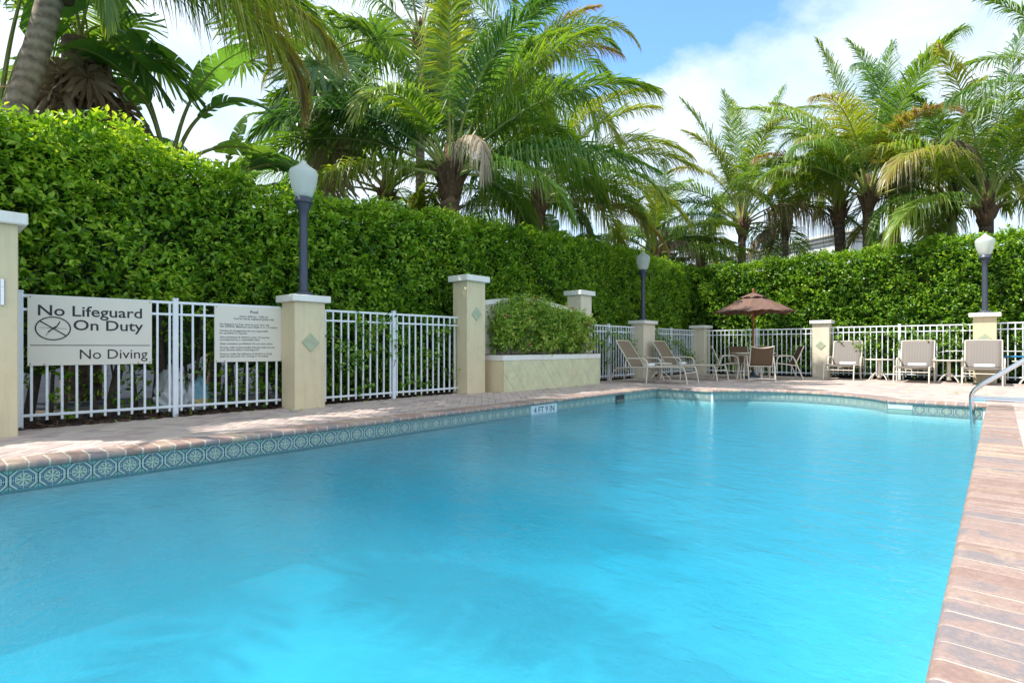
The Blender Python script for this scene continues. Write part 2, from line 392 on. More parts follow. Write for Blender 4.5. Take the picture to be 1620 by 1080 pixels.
# palm trunks: ringed
def trunk_mat(name, c1, c2, ring):
    m, T = mat(name); p = T.n('ShaderNodeBsdfPrincipled'); c = T.n('ShaderNodeTexCoord').outputs['Object']
    w = T.n('ShaderNodeTexWave', wave_type='BANDS', bands_direction='Z'); w.inputs['Scale'].default_value = ring; w.inputs['Distortion'].default_value = 7.0; w.inputs['Detail'].default_value = 5; w.inputs['Detail Scale'].default_value = 0.9; w.inputs['Detail Roughness'].default_value = 0.7
    T.l(c, w.inputs['Vector'])
    n = T.noise(9, 6, 0.7, c)
    f = T.math('ADD', T.math('MULTIPLY', w.outputs[0], 0.22), T.math('MULTIPLY', n, 0.78))
    T.l(T.ramp(f, [(0.25, c1), (0.65, c2)]), p.inputs['Base Color']); p.inputs['Roughness'].default_value = 0.9
    b = T.n('ShaderNodeBump'); b.inputs['Strength'].default_value = 0.8; b.inputs['Distance'].default_value = 0.02; T.l(f, b.inputs['Height']); T.l(b.outputs[0], p.inputs['Normal'])
    finish(T, p.outputs[0]); return m
M['trunk_grey'] = trunk_mat('grey_ringed_trunk', (0.13, 0.095, 0.07), (0.44, 0.35, 0.265), 2.3)
M['trunk_brown'] = trunk_mat('brown_ringed_trunk', (0.07, 0.045, 0.03), (0.24, 0.16, 0.11), 1.8)
M['trunk_dark'] = trunk_mat('dark_trunk', (0.03, 0.022, 0.018), (0.12, 0.085, 0.065), 1.8)
M['trunk_green'] = trunk_mat('green_smooth_trunk', (0.22, 0.26, 0.08), (0.34, 0.40, 0.14), 0.7)
M['husk'] = plain('leaf_base_fibre', (0.13, 0.075, 0.042), 0.95, vary=0.5, nscale=12, bump=1.0, bscale=30)

# foliage
G_palm = [(0.0, (0.045, 0.130, 0.075)), (0.35, (0.085, 0.210, 0.050)), (0.65, (0.19, 0.33, 0.045)), (0.85, (0.34, 0.38, 0.05)), (1.0, (0.36, 0.25, 0.10))]
M['palm'] = leafmat('palm_leaflets', G_palm, 0.45, 0.40, objvar=0.34, spec=0.6)
M['palm_dead'] = leafmat('dry_palm_leaflets', [(0.0, (0.13, 0.08, 0.05)), (0.5, (0.34, 0.25, 0.16)), (1.0, (0.50, 0.42, 0.30))], 0.25, 0.7, (1.1, 1.0, 0.8), objvar=0.2)
M['rachis'] = plain('palm_midrib', (0.32, 0.36, 0.09), 0.45, vary=0.2)
M['rachis_dead'] = plain('dry_midrib', (0.26, 0.19, 0.12), 0.8, vary=0.2)
M['fan'] = leafmat('fan_leaf', [(0.0, (0.045, 0.12, 0.05)), (0.5, (0.10, 0.22, 0.06)), (1.0, (0.22, 0.32, 0.06))], 0.40, 0.38, objvar=0.25, spec=0.6)
M['banana'] = leafmat('paddle_leaf', [(0.0, (0.07, 0.19, 0.08)), (0.5, (0.14, 0.31, 0.09)), (1.0, (0.28, 0.43, 0.08))], 0.48, 0.3, objvar=0.4, spec=0.6)
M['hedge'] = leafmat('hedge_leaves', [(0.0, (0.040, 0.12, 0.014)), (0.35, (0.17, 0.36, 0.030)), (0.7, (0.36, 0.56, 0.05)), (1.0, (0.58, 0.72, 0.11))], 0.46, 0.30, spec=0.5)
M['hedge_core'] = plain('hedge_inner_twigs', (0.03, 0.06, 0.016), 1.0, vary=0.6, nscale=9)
M['shrub'] = leafmat('shrub_leaves', [(0.0, (0.10, 0.21, 0.03)), (0.5, (0.24, 0.42, 0.055)), (0.88, (0.42, 0.54, 0.10)), (1.0, (0.46, 0.44, 0.12))], 0.35, 0.5)
M['pale_leaf'] = leafmat('pale_shrub_leaves', [(0.0, (0.10, 0.14, 0.10)), (1.0, (0.24, 0.29, 0.20))], 0.4, 0.5)
M['ivy'] = leafmat('creeper_leaves', [(0.0, (0.05, 0.16, 0.02)), (0.5, (0.15, 0.32, 0.035)), (1.0, (0.36, 0.52, 0.06))], 0.36, 0.4)
M['canopy_rib'] = M['wood']
m, T = mat('teal_glass'); p = T.n('ShaderNodeBsdfPrincipled'); p.inputs['Base Color'].default_value = (0.02, 0.22, 0.22, 1); p.inputs['Roughness'].default_value = 0.1; finish(T, p.outputs[0]); M['glass'] = m
M['teal_frame'] = plain('teal_window_frame', (0.10, 0.50, 0.42), 0.5)

# ------------------------------------------------------------------ setting: ground, deck, pool
PX0, PX1, PY0, PY1 = -4.94, -0.108, -3.0, 9.70      # pool walls
ARC_C, ARC_R = (-2.53, 9.131), 1.419               # rounded end
def pool_path(step=0.05):
    """pool wall line, clockwise seen from above, starting near left; (point, outward normal)"""
    P = []
    def seg(a, b, n):
        L = math.dist(a, b); k = max(1, int(round(L / step)))
        for i in range(k): P.append(((a[0] + (b[0] - a[0]) * i / k, a[1] + (b[1] - a[1]) * i / k), n))
    seg((PX0, PY0), (PX0, PY1), (-1, 0))
    seg((PX0, PY1), (ARC_C[0] - 1.30, PY1), (0, 1))
    h = math.asin(1.30 / ARC_R); k = int(round(2 * h * ARC_R / step))
    for i in range(k):
        a = -h + 2 * h * i / k; P.append(((ARC_C[0] + ARC_R * math.sin(a), ARC_C[1] + ARC_R * math.cos(a)), (math.sin(a), math.cos(a))))
    seg((ARC_C[0] + 1.30, PY1), (PX1, PY1), (0, 1))
    seg((PX1, PY1), (PX1, PY0), (1, 0))
    seg((PX1, PY0), (PX0, PY0), (0, -1))
    return P
OUTLINE = [p for p, n in pool_path(0.15)]

def sheet(name, outer, hole, z, material, kind='structure'):
    polys = [[Vector((x, y, 0)) for x, y in outer]]
    if hole: polys.append([Vector((x, y, 0)) for x, y in hole])
    tri = geometry.tessellate_polygon(polys); pts = [p for poly in polys for p in poly]
    me = bpy.data.meshes.new(name); me.from_pydata([(p.x, p.y, z) for p in pts], [], [list(t) for t in tri])
    bm = bmesh.new(); bm.from_mesh(me); bmesh.ops.recalc_face_normals(bm, faces=bm.faces)
    if bm.faces and sum(f.normal.z for f in bm.faces) < 0: bmesh.ops.reverse_faces(bm, faces=bm.faces)
    bm.to_mesh(me); bm.free(); me.materials.append(material)
    return tag(link(name, me), kind=kind)

DX0, DX1, DY0, DY1 = -6.93, 3.4, -3.2, 15.9
rect = lambda x0, x1, y0, y1: [(x0, y0), (x1, y0), (x1, y1), (x0, y1)]
gx_, gy_ = (-700, DX0, DX1, 700), (-700, DY0, DY1, 700)
gm = bpy.data.meshes.new('ground'); gm.from_pydata([(x, y, -.03) for y in gy_ for x in gx_], [], [[j * 4 + i, j * 4 + i + 1, j * 4 + i + 5, j * 4 + i + 4] for j in range(3) for i in range(3) if (i, j) != (1, 1)])
gm.materials.append(M['ground']); tag(link('ground', gm), kind='structure')
deck = sheet('pool_deck', rect(DX0, DX1, DY0, DY1), OUTLINE, -0.010, M['sand'])

# herringbone pavers at 45 degrees
def in_pool(x, y, mrg):
    if PX0 - mrg < x < PX1 + mrg and y < PY1 + mrg: return True
    return math.dist((x, y), ARC_C) < ARC_R + mrg
yaw = math.atan(771 / 860); fx, fy = -math.sin(yaw), math.cos(yaw); rx, ry = math.cos(yaw), math.sin(yaw)
bm = bmesh.new(); bmesh.ops.create_cube(bm, size=1)
for v in bm.verts: v.co = Vector((v.co.x * 0.1955, v.co.y * 0.0955, v.co.z * 0.05 - 0.025))
bmesh.ops.bevel(bm, geom=[e for e in bm.edges if all(v.co.z > -0.01 for v in e.verts)], offset=0.004, segments=1, affect='EDGES')
bmesh.ops.delete(bm, geom=[f for f in bm.faces if f.normal.z < -0.9], context='FACES')
pv = bpy.data.meshes.new('paver'); bm.to_mesh(pv); bm.free(); pv.materials.append(M['paver'])
pv_v = np.array([v.co[:] for v in pv.vertices]); pv_f = [list(p.vertices) for p in pv.polygons]
cand = []; c45 = math.sqrt(.5)
for i in range(-150, 260):
    for j in range(-150, 260):
        k = (i - j) % 4
        if k == 0: cx, cy, a = i + 1.0, j + 0.5, 0
        elif k == 3: cx, cy, a = i + 0.5, j + 1.0, math.pi / 2
        else: continue
        cx *= .1; cy *= .1
        x = (cx - cy) * c45 - 2.0; y = (cx + cy) * c45
        if not (DX0 + 0.02 < x < 2.6 and -1.2 < y < DY1 - 0.05) or in_pool(x, y, 0.20): continue
        Z = x * fx + y * fy; Xc = x * rx + y * ry
        vis = Z > 0.5 and abs(Xc / Z) < 0.96
        cand.append(((1 / Z ** 3) if vis else 0, x, y, a + math.pi / 4))
cand.sort(key=lambda q: -q[0])
for s, x, y, a in cand[:290]:
    link('paver', pv, deck, (x, y, random.uniform(-.0015, .0015)), (random.uniform(-.006, .006), random.uniform(-.006, .006), a))
rest = cand[290:]
Vs = []; F4 = []; tint = []; nb = len(pv_v)
quads = np.array([f for f in pv_f if len(f) == 4]); others = [f for f in pv_f if len(f) != 4]
for q, (s, x, y, a) in enumerate(rest):
    c, s_ = math.cos(a), math.sin(a); z = random.uniform(-.002, .002)
    Vs.append(np.stack([pv_v[:, 0] * c - pv_v[:, 1] * s_ + x, pv_v[:, 0] * s_ + pv_v[:, 1] * c + y, pv_v[:, 2] + z], 1))
    F4.append(quads + q * nb); tint.append(np.full(len(quads), random.random()))
tag(link('pavers', arrays_mesh('pavers', np.concatenate(Vs), np.concatenate(F4), M['paver'], attr=np.concatenate(tint)), deck), kind='stuff')

# coping: bullnose bricks on a mortar bed
coping = tag(empty('pool_coping'), kind='structure')
def bull(mb_w, inset, L=0.245, t=0.055, top=0.004):
    """profile in (u outward, z): u=-0.025 is the nose over the water"""
    r = t / 2 - 0.001; pr = []
    u0 = -0.025 + inset; z1 = top - inset; z0 = top - t + inset
    r = (z1 - z0) / 2; zc = (z1 + z0) / 2
    for k in range(0, 9):
        a = math.pi * 1.5 - math.pi * k / 8
        pr.append((u0 + r + r * math.cos(a), zc + r * math.sin(a)))
    pr.append((L, z1)); pr.append((L, z0))
    return pr
prof = bull(0, 0.0)
def brick_mesh(w):
    mbk = MB(); n = len(prof); vs = []
    for s in (-1, 1):
        for u, z in prof: vs.append((u, s * w / 2, z))
    fs = [[i, (i + 1) % n, n + (i + 1) % n, n + i] for i in range(n)] + [list(range(n))[::-1], list(range(n, 2 * n))]
    mbk.add(vs, fs, 0, False); me = mbk.mesh('coping_brick', M['coping'])
    bm = bmesh.new(); bm.from_mesh(me)
    bmesh.ops.bevel(bm, geom=[e for e in bm.edges if abs(e.verts[0].co.y - e.verts[1].co.y) < 1e-6], offset=0.003, segments=1, affect='EDGES')
    bmesh.ops.recalc_face_normals(bm, faces=bm.faces); bm.to_mesh(me); bm.free(); return me
BR = brick_mesh(0.0990)
def bricks(fn, n):
    for i in range(n):
        (x, y), a = fn(i)
        link('coping_brick', BR, coping, (x, y, random.uniform(-.0012, .0012)), (0, random.uniform(-.006, .006), a + random.uniform(-.006, .006)))
P_ = 0.1105
bricks(lambda i: ((PX0, -0.6 + P_ * i), math.pi), 93)                                   # left side
bricks(lambda i: ((PX0 + 0.06 + P_ * i, PY1), math.pi / 2), 10)                         # left shoulder
hA = math.asin(1.30 / ARC_R); nA = 30
bricks(lambda i: ((ARC_C[0] + ARC_R * math.sin(-hA + 2 * hA * (i + .5) / nA), ARC_C[1] + ARC_R * math.cos(-hA + 2 * hA * (i + .5) / nA)), math.pi / 2 - (-hA + 2 * hA * (i + .5) / nA)), nA)
bricks(lambda i: ((ARC_C[0] + 1.36 + P_ * i, PY1), math.pi / 2), 10)                    # right shoulder
bricks(lambda i: ((PX1, 9.74 - P_ * i), 0.0), 86)                                       # right side
def sweep(name, prof, path, material, parent, closed=True, kind=None, smooth=False):
    n = len(prof); k = len(path); V = []
    for (p, nn) in path:
        for u, z in prof: V.append((p[0] + nn[0] * u, p[1] + nn[1] * u, z))
    F = [[i * n + j, i * n + j + 1, ((i + 1) % k) * n + j + 1, ((i + 1) % k) * n + j] for i in range(k if closed else k - 1) for j in range(n - 1)]
    me = bpy.data.meshes.new(name); me.from_pydata(V, [], F); me.materials.append(material)
    if smooth: me.polygons.foreach_set('use_smooth', [True] * len(F))
    o = link(name, me, parent)
    if kind: tag(o, kind=kind)
    return o
def runs():
    full = pool_path(0.05); cuts = [[full[0]]]
    for q in full[1:]:
        a, b = cuts[-1][-1][1], q[1]
        if a[0] * b[0] + a[1] * b[1] < 0.97: cuts[-1].append((q[0], a)); cuts.append([q])
        else: cuts[-1].append(q)
    cuts[-1].append((full[0][0], cuts[-1][-1][1])); return cuts
mp_ = bull(0, 0.0035, 0.238)
for rn in runs()[:-1]: sweep('mortar_bed', mp_, rn, M['mortar'], coping, closed=False)
# the fill behind the flat bricks at the two inner corners of the rounded end
MB().box(PX0 - .245, PX0, PY1 + 0.0, PY1 + .245, -.05, 0.002, bev=.004).box(PX1 + 0.0, PX1 + .24, PY1 + .095, PY1 + .245, -.05, 0.002, bev=.004).build('corner_brick', M['coping'], coping)

# basin: plaster walls and floor, tile band at the water line
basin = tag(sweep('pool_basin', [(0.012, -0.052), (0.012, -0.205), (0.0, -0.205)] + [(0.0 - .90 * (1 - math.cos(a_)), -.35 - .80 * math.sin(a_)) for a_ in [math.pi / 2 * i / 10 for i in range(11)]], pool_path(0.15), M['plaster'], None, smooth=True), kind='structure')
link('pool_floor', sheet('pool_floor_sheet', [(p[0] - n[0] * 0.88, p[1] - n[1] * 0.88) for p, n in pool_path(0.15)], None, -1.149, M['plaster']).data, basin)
bpy.data.objects.remove(bpy.data.objects['pool_floor_sheet'])
tm = bpy.data.meshes.new('waterline_tile')
tv = [(0.0, -0.0745, -0.0735), (0.0, 0.0745, -0.0735), (0.0, 0.0745, 0.0735), (0.0, -0.0745, 0.0735)]
tv += [(-0.008, y * 1.004, z * 1.004) for _, y, z in tv]
tm.from_pydata([(x, y, z) for x, y, z in tv], [], [[0, 1, 2, 3], [4, 5, 1, 0], [5, 6, 2, 1], [6, 7, 3, 2], [7, 4, 0, 3]])
uv = tm.uv_layers.new(name='UVMap')
for lp in tm.loops:
    y, z = tm.vertices[lp.vertex_index].co.y, tm.vertices[lp.vertex_index].co.z
    uv.data[lp.index].uv = (y / 0.149 + .5, z / 0.149 + .5)
tm.materials.append(M['tile'])
def tiles(fn, n, skip=()):
    for i in range(n):
        if i in skip: continue
        (x, y), (nx, ny) = fn(i)
        a = math.atan2(-ny, -nx)
        link('waterline_tile', tm, basin, (x, y, -0.117), (random.uniform(-.004, .004), random.uniform(-.004, .004), a))
tp_ = 0.1515
mark0, mark1 = 42, 46                                   # the depth marker replaces four tiles
tiles(lambda i: ((PX0 + .001, -0.45 + tp_ * (i + .5)), (-1, 0)), 67, skip=tuple(range(mark0, mark1)) + (57, 58))
tiles(lambda i: ((PX0 + tp_ * (i + .5), PY1 - .001), (0, 1)), 7)
kT = 22
tiles(lambda i: ((ARC_C[0] + (ARC_R - .003) * math.sin(-hA + 2 * hA * (i + .5) / kT), ARC_C[1] + (ARC_R - .003) * math.cos(-hA + 2 * hA * (i + .5) / kT)), (math.sin(-hA + 2 * hA * (i + .5) / kT), math.cos(-hA + 2 * hA * (i + .5) / kT))), kT)
tiles(lambda i: ((ARC_C[0] + 1.30 + tp_ * (i + .5), PY1 - .001), (0, 1)), 7, skip=(0, 1))
tiles(lambda i: ((PX1 - .001, 9.68 - tp_ * (i + .5)), (1, 0)), 60)
y0 = -0.45 + tp_ * mark0; y1 = -0.45 + tp_ * mark1
dm = MB().box(PX0 - .006, PX0 + .003, y0 + .002, y1 - .002, -.203, -.056, bev=.001).build('depth_marker', M['plate'], basin)
text_obj('4 FT 9 IN', 0.125, dm, (PX0 + .004, (y0 + y1) / 2, -.165), (R_(90), 0, R_(90)), M['ink'], 'CENTER', 0.0, 0.98)
ys = -0.45 + tp_ * 57
sk = MB().box(PX0 - .004, PX0 + .0025, ys + .004, ys + 2 * tp_ - .004, -.203, -.056).build('skimmer_shade_panel', M['void_shade'], basin)  # flat dark panel on the uncut wall, painting the shade of an opening
MB().box(PX0 + .0028, PX0 + .012, ys + .03, ys + 2 * tp_ - .03, -.20, -.13, bev=.002).build('skimmer_flap', M['screw'], sk)
xs = ARC_C[0] + 1.30
MB().box(xs + .004, xs + 2 * tp_ - .004, PY1 - .006, PY1 + .006, -.125, -.057, bev=.002).build('skimmer_plate', M['plate'], basin)
MB().box(xs + .004, xs + 2 * tp_ - .004, PY1 - .002, PY1 + .008, -.203, -.128, bev=.002).build('skimmer_trim', M['tile'], basin)
# water surface with a little real swell
WPT = [(p[0] + n[0] * .01, p[1] + n[1] * .01) for p, n in pool_path(0.1)]
nW = len(WPT); top = sheet('pool_water_top', WPT, None, -0.175, M['water'])
tris = [list(p.vertices) for p in top.data.polygons]; bpy.data.objects.remove(top)
wm = bpy.data.meshes.new('pool_water')
wm.from_pydata([(x, y, -.175) for x, y in WPT] + [(x, y, -1.25) for x, y in WPT], [], tris + [[i + nW for i in t[::-1]] for t in tris] + [[i, (i + 1) % nW, nW + (i + 1) % nW, nW + i] for i in range(nW)])
bm = bmesh.new(); bm.from_mesh(wm); bmesh.ops.recalc_face_normals(bm, faces=bm.faces); bm.to_mesh(wm); bm.free()
wm.materials.append(M['water']); tag(link('pool_water', wm), kind='structure')

# ------------------------------------------------------------------ columns, pillars, planter
def column(name, label, cx, cy, wx, wy, h, cap_h=0.085, over=0.055, pale=False, diamond=None, dz=0.85, group=None, cat='column'):
    """stucco column with white cap; diamond: '+x' or '-y' face tile"""
    c = tag(empty(name, (cx, cy, -0.03)), label, cat, group)
    MB().box(-wx / 2, wx / 2, -wy / 2, wy / 2, 0, h - cap_h + .03, bev=.008).build('shaft', M['stucco_pale' if pale else 'stucco'], c)
    MB().box(-wx / 2 - over, wx / 2 + over, -wy / 2 - over, wy / 2 + over, h - cap_h + .03, h + .03, bev=.008).build('cap', M['cap_white'], c)
    return c

def col2(*a, **k):
    d = k.pop('diamond', None); dz = k.get('dz', .85); c = column(*a, **k)
    wx, wy = a[4], a[5]
    if d:
        s = 0.085
        o = MB().box(-s, s, -s, s, -0.004, 0.013, bev=.004).build('diamond_tile', M['green_tile'], c)
        if d == '+x': o.matrix_local = Matrix.Translation((wx / 2, 0, dz + .03)) @ Matrix.Rotation(R_(90), 4, 'Y') @ Matrix.Rotation(R_(45), 4, 'Z')
        else: o.matrix_local = Matrix.Translation((0, -wy / 2, dz + .03)) @ Matrix.Rotation(R_(90), 4, 'X') @ Matrix.Rotation(R_(45), 4, 'Z')
    return c
GC = 'beige stucco fence columns with white caps'
pil = col2('gate_pillar', 'tall beige pillar with steel latch beside the lifeguard sign', -6.62, 0.41, 0.42, 0.50, 1.95, .10, .06, diamond='+x', dz=1.36, cat='pillar', group=GC)
lt = MB().box(.21, .228, .135, .16, 1.17, 1.40, bev=.003).box(.21, .24, .14, .155, 1.22, 1.24).box(.21, .245, .14, .155, 1.33, 1.35).build('latch', M['steel'], pil)
col2('column', 'short beige column under the lamp, beside the pool rules sign', -6.73, 3.45, 0.36, 0.41, 1.44, diamond='+x', dz=.84, group=GC)
pb = col2('column', 'tall beige column on the near side of the planter', -6.79, 6.47, 0.36, 0.43, 1.99, .10, .06, diamond='+x', dz=1.34, group=GC)
col2('column', 'tall cream column on the far side of the flowering planter', -6.79, 9.77, 0.36, 0.41, 1.99, .10, .06, pale=True, group=GC)
col2('column', 'short cream column behind the two loungers, carrying a lamp', -6.79, 12.60, 0.36, 0.60, 1.45, pale=True, group=GC)
col2('column', 'short cream column at the corner between the two fence lines', -6.75, 16.12, 0.40, 0.46, 1.43, pale=True, group=GC)
col2('column', 'short beige column right of the umbrella table, without a lamp', -3.48, 16.12, 0.40, 0.30, 1.48, pale=True, diamond='-y', dz=.83, group=GC)
col2('column', 'beige column with lamp behind the third back lounger', -0.24, 16.12, 0.40, 0.34, 1.54, .09, .075, diamond='-y', dz=.97, group=GC)

pl = tag(empty('planter', (-6.35, 8.36, 0)), 'raised planter with green diagonal tiles and arched back wall', 'planter')
L0, L1 = -1.50, 1.53
MB().box(-.45, -.014, L0, L1, -.03, .545, bev=.004).build('box', M['stucco'], pl)
MB().box(-.47, .012, L0 - .012, L1 + .012, .545, .64, bev=.006).build('ledge', M['cap_white'], pl)
MB().box(-.013, -.004, L0 + .003, L1 - .003, -.01, .542).build('backing', M['groove'], pl)
def clip_poly(poly, a, b, c):          # keep a*x+b*y<=c
    o = []
    for i in range(len(poly)):
        p, q = poly[i], poly[(i + 1) % len(poly)]; dp = a * p[0] + b * p[1] - c; dq = a * q[0] + b * q[1] - c
        if dp <= 0: o.append(p)
        if dp * dq < 0:
            t = dp / (dp - dq); o.append((p[0] + t * (q[0] - p[0]), p[1] + t * (q[1] - p[1])))
    return o
ww = 0.30
for k in range(-1, 13):
    q = [(L0 + .002, -.008), (L1 - .002, -.008), (L1 - .002, .543), (L0 + .002, .543)]
    s0 = L0 + k * ww; s1 = s0 + ww - .005            # stripes along y + .9 z = const
    q = clip_poly(q, 1, 0.85, s1); q = clip_poly(q, -1, -0.85, -s0)
    if len(q) < 3: continue
    n = len(q); mbk = MB(); dx = random.uniform(-.001, .0015)
    mbk.add([(-.006, y, z) for y, z in q] + [(.004 + dx, y, z) for y, z in q], [list(range(n, 2 * n))] + [[i, (i + 1) % n, n + (i + 1) % n, n + i] for i in range(n)])
    mbk.build('facing_tile', M['slat_green'], pl)
# arched wall
nA_ = 20; vs = []
yA0, yA1 = 6.69 - 8.36, 9.57 - 8.36
arch = [(yA0 + (yA1 - yA0) * i / nA_, 1.50 + 0.14 * math.sin(math.pi * i / nA_)) for i in range(nA_ + 1)]
mbk = MB()
def arch_slab(x0, x1, lo, hi):
    n = len(arch); v = []
    for x in (x0, x1):
        for y, z in arch: v.append((x, y, lo if lo is not None and lo < 0.9 else z + (lo - 1 if lo else 0)))
        for y, z in arch: v.append((x, y, z + hi))
    f = []
    for i in range(n - 1):
        f += [[i, i + 1, n + i + 1, n + i][::-1], [2 * n + i, 2 * n + i + 1, 3 * n + i + 1, 3 * n + i], [n + i, n + i + 1, 3 * n + i + 1, 3 * n + i][::-1], [i, i + 1, 2 * n + i + 1, 2 * n + i]]
    f += [[0, n, 3 * n, 2 * n], [n - 1, 2 * n - 1, 4 * n - 1, 3 * n - 1][::-1]]
    return v, f
v, f = arch_slab(-.62, -.475, -.03, 0.0); MB().add(v, f).build('arched_wall', M['stucco_pale'], pl)
v, f = arch_slab(-.655, -.44, 1.0, 0.085); MB().add(v, f).build('arched_cap', M['cap_white'], pl)
MB().box(-.455, -.02, L0 + .02, L1 - .02, .60, .655).build('soil', M['soil'], pl)

# ------------------------------------------------------------------ fences
pk = {}
def bar_mesh(name, w, z0, z1, key, bev=.002):
    if key not in pk: pk[key] = MB().box(-w / 2, w / 2, -w / 2, w / 2, z0, z1, bev=bev).mesh(name, M['white_metal'])
    return pk[key]
def fence(label, a, b, n, posts=(), ht=1.29, mid=0.135, low=0.10, below=0.0, ends=True):
    """picket fence from a to b (x,y); posts: fractions with a heavier post"""
    L = math.dist(a, b); rz = math.atan2(b[1] - a[1], b[0] - a[0])
    fo = tag(empty('picket_fence', (a[0], a[1], 0), rz), label, 'fence', 'white metal picket fence panels')
    for z, hgt in ((ht, .030), (ht - mid, .026), (low, .028)):
        MB().box(0, L, -.015, .015, z - hgt / 2, z + hgt / 2, bev=.003).build('rail', M['white_metal'], fo)
    pm = bar_mesh('picket', .022, low - .055 + below, ht - .012, ('p', ht, low, below))
    for p in posts:
        x = p * L
        MB().box(x - .027, x + .027, -.027, .027, -.03, ht + .035, bev=.004).box(x - .031, x + .031, -.031, .031, ht + .035, ht + .052, bev=.005).build('post', M['white_metal'], fo)
    xs_ = [L * (i + .5) / n for i in range(n)]
    for x in xs_:
        if any(abs(x - p * L) < .035 for p in posts): continue
        link('picket', pm, fo, (x, random.uniform(-.001, .001), 0), (random.uniform(-.004, .004), random.uniform(-.003, .003), 0))
    return fo
fence('white picket fence carrying the two pool signs', (-7.20, .66), (-6.94, 3.25), 22, (0.035, .545), 1.29)
fence('white picket fence between the lamp column and planter column', (-6.88, 3.66), (-6.86, 6.26), 22, (.50,), 1.28, low=.09)
fence('white picket fence behind the left tan lounger', (-6.88, 9.98), (-6.88, 12.30), 20, (.48,), 1.28)
fence('white picket fence in the corner behind the second lounger', (-6.88, 12.90), (-6.88, 15.89), 26, (.5,), 1.28)
fence('white picket fence behind the burgundy umbrella table', (-6.55, 16.10), (-3.68, 16.10), 24, (.50,), 1.27, low=.09)
fence('white picket fence behind the two taupe loungers and round tables', (-3.28, 16.10), (-.44, 16.10), 24, (.52,), 1.29, low=.12)
fence('white picket fence at the right edge behind the handrail', (-.04, 16.10), (3.2, 16.10), 27, (.5,), 1.31, low=.12)

# ------------------------------------------------------------------ signs
def sign(label, y0, y1, z0, z1, x0, x1):
    a = Vector((x0, y0, 0)); b = Vector((x1, y1, 0)); L = (b - a).length
    s = tag(empty('sign', (x0, y0, z0), math.atan2(b.y - a.y, b.x - a.x)), label, 'sign', 'pool signs on the fence')
    H = z1 - z0
    MB().box(0, L, -.004, .004, 0, H, bev=.0015).build('board', M['sign'], s)
    scm = MB().lathe([(.007, 0), (.0065, .002), (.003, .004)], 10).mesh('screw', M['screw'])
    for x, z in ((.02, H - .02), (L - .02, H - .02), (.02, .018), (L - .02, .018), (L * .12, .012), (L * .88, .012)):
        link('screw', scm, s, (x, -.004, z), (R_(90), 0, 0))
    return s, L, H
s1, L, H = sign('large cream sign with No Lifeguard On Duty lettering', 0.805, 1.84, .595, 1.30, -7.185 + .018, -7.082 + .018)
fa = -.0046; rt = (R_(90), 0, 0)
text_obj('No Lifeguard', .152, s1, (.955, fa, .505), rt, M['ink'], 'RIGHT', .0018, 1.10)
text_obj('On Duty', .152, s1, (.955, fa, .362), rt, M['ink'], 'RIGHT', .0018, 1.10)
text_obj('No Diving', .145, s1, (1.0, fa, .062), rt, M['ink'], 'RIGHT', .0004, 1.0)
MB().box(.02, L - .02, -.0052, -.0042, .200, .208).build('rule_line', M['ink'], s1)
nd = MB(); cx, cz, rr_ = .195, .375, .115
nd.tube([(cx + rr_ * 1.18 * math.cos(2 * math.pi * i / 32), -.0045, cz + rr_ * math.sin(2 * math.pi * i / 32)) for i in range(32)], .0062, 6, closed=True)
ca = math.radians(140)
nd.tube([(cx + rr_ * 1.18 * math.cos(ca), -.0045, cz + rr_ * math.sin(ca)), (cx - rr_ * 1.18 * math.cos(ca), -.0045, cz - rr_ * math.sin(ca))], .006, 6)
nd.tube([(cx - rr_ * .92, -.0042, cz + .008), (cx + rr_ * .92, -.0042, cz - .002)], .0018, 5)
nd.tube(smooth_path([(cx - .055, -.0045, cz - .075), (cx - .035, -.0045, cz - .035), (cx, -.0045, cz), (cx + .03, -.0045, cz + .025), (cx + .055, -.0045, cz + .075)], 4), [.002] * 4 + [.007] * 4 + [.009] * 4 + [.006] * 4 + [.002], 6)
nd.build('no_diving_symbol', M['ink'], s1)
s2, L, H = sign('smaller cream sign printed with the pool rules', 2.47, 3.36, .60, 1.285, -7.017 + .018, -6.93 + .018)
text_obj('Pool', .052, s2, (L / 2, fa, H - .085), rt, M['ink'], 'CENTER', .0006)
text_obj('Hours: 8:00 am - 10:00 pm\nPool for use by registered guests only', .031, s2, (L / 2, fa, H - .135), rt, M['ink'], 'CENTER', .0003)
rules = [['No lifeguard on duty. Swim at your own risk.', "NO DIVING. Maximum pool depth 5' or 1.5 meters."], ['Owners & management are not responsible', 'for accidents or injuries.'], ['Non-swimmers & children under 14 must be', 'accompanied by a responsible adult.'], ['Glass containers prohibited. Do not swim alone.'], ['Persons with communicable diseases shall not use', 'pool. Shower before entering pool.'], ['Persons under the influence of alcohol or drugs', 'shall not use pool. No running or horseplay.']]
z = H - .235
for para in rules:
    text_obj('\n'.join(para), .031, s2, (.055, fa, z), rt, M['ink'], 'LEFT', .0002, 1.02, 'rule_text'); z -= .033 * len(para) + .013

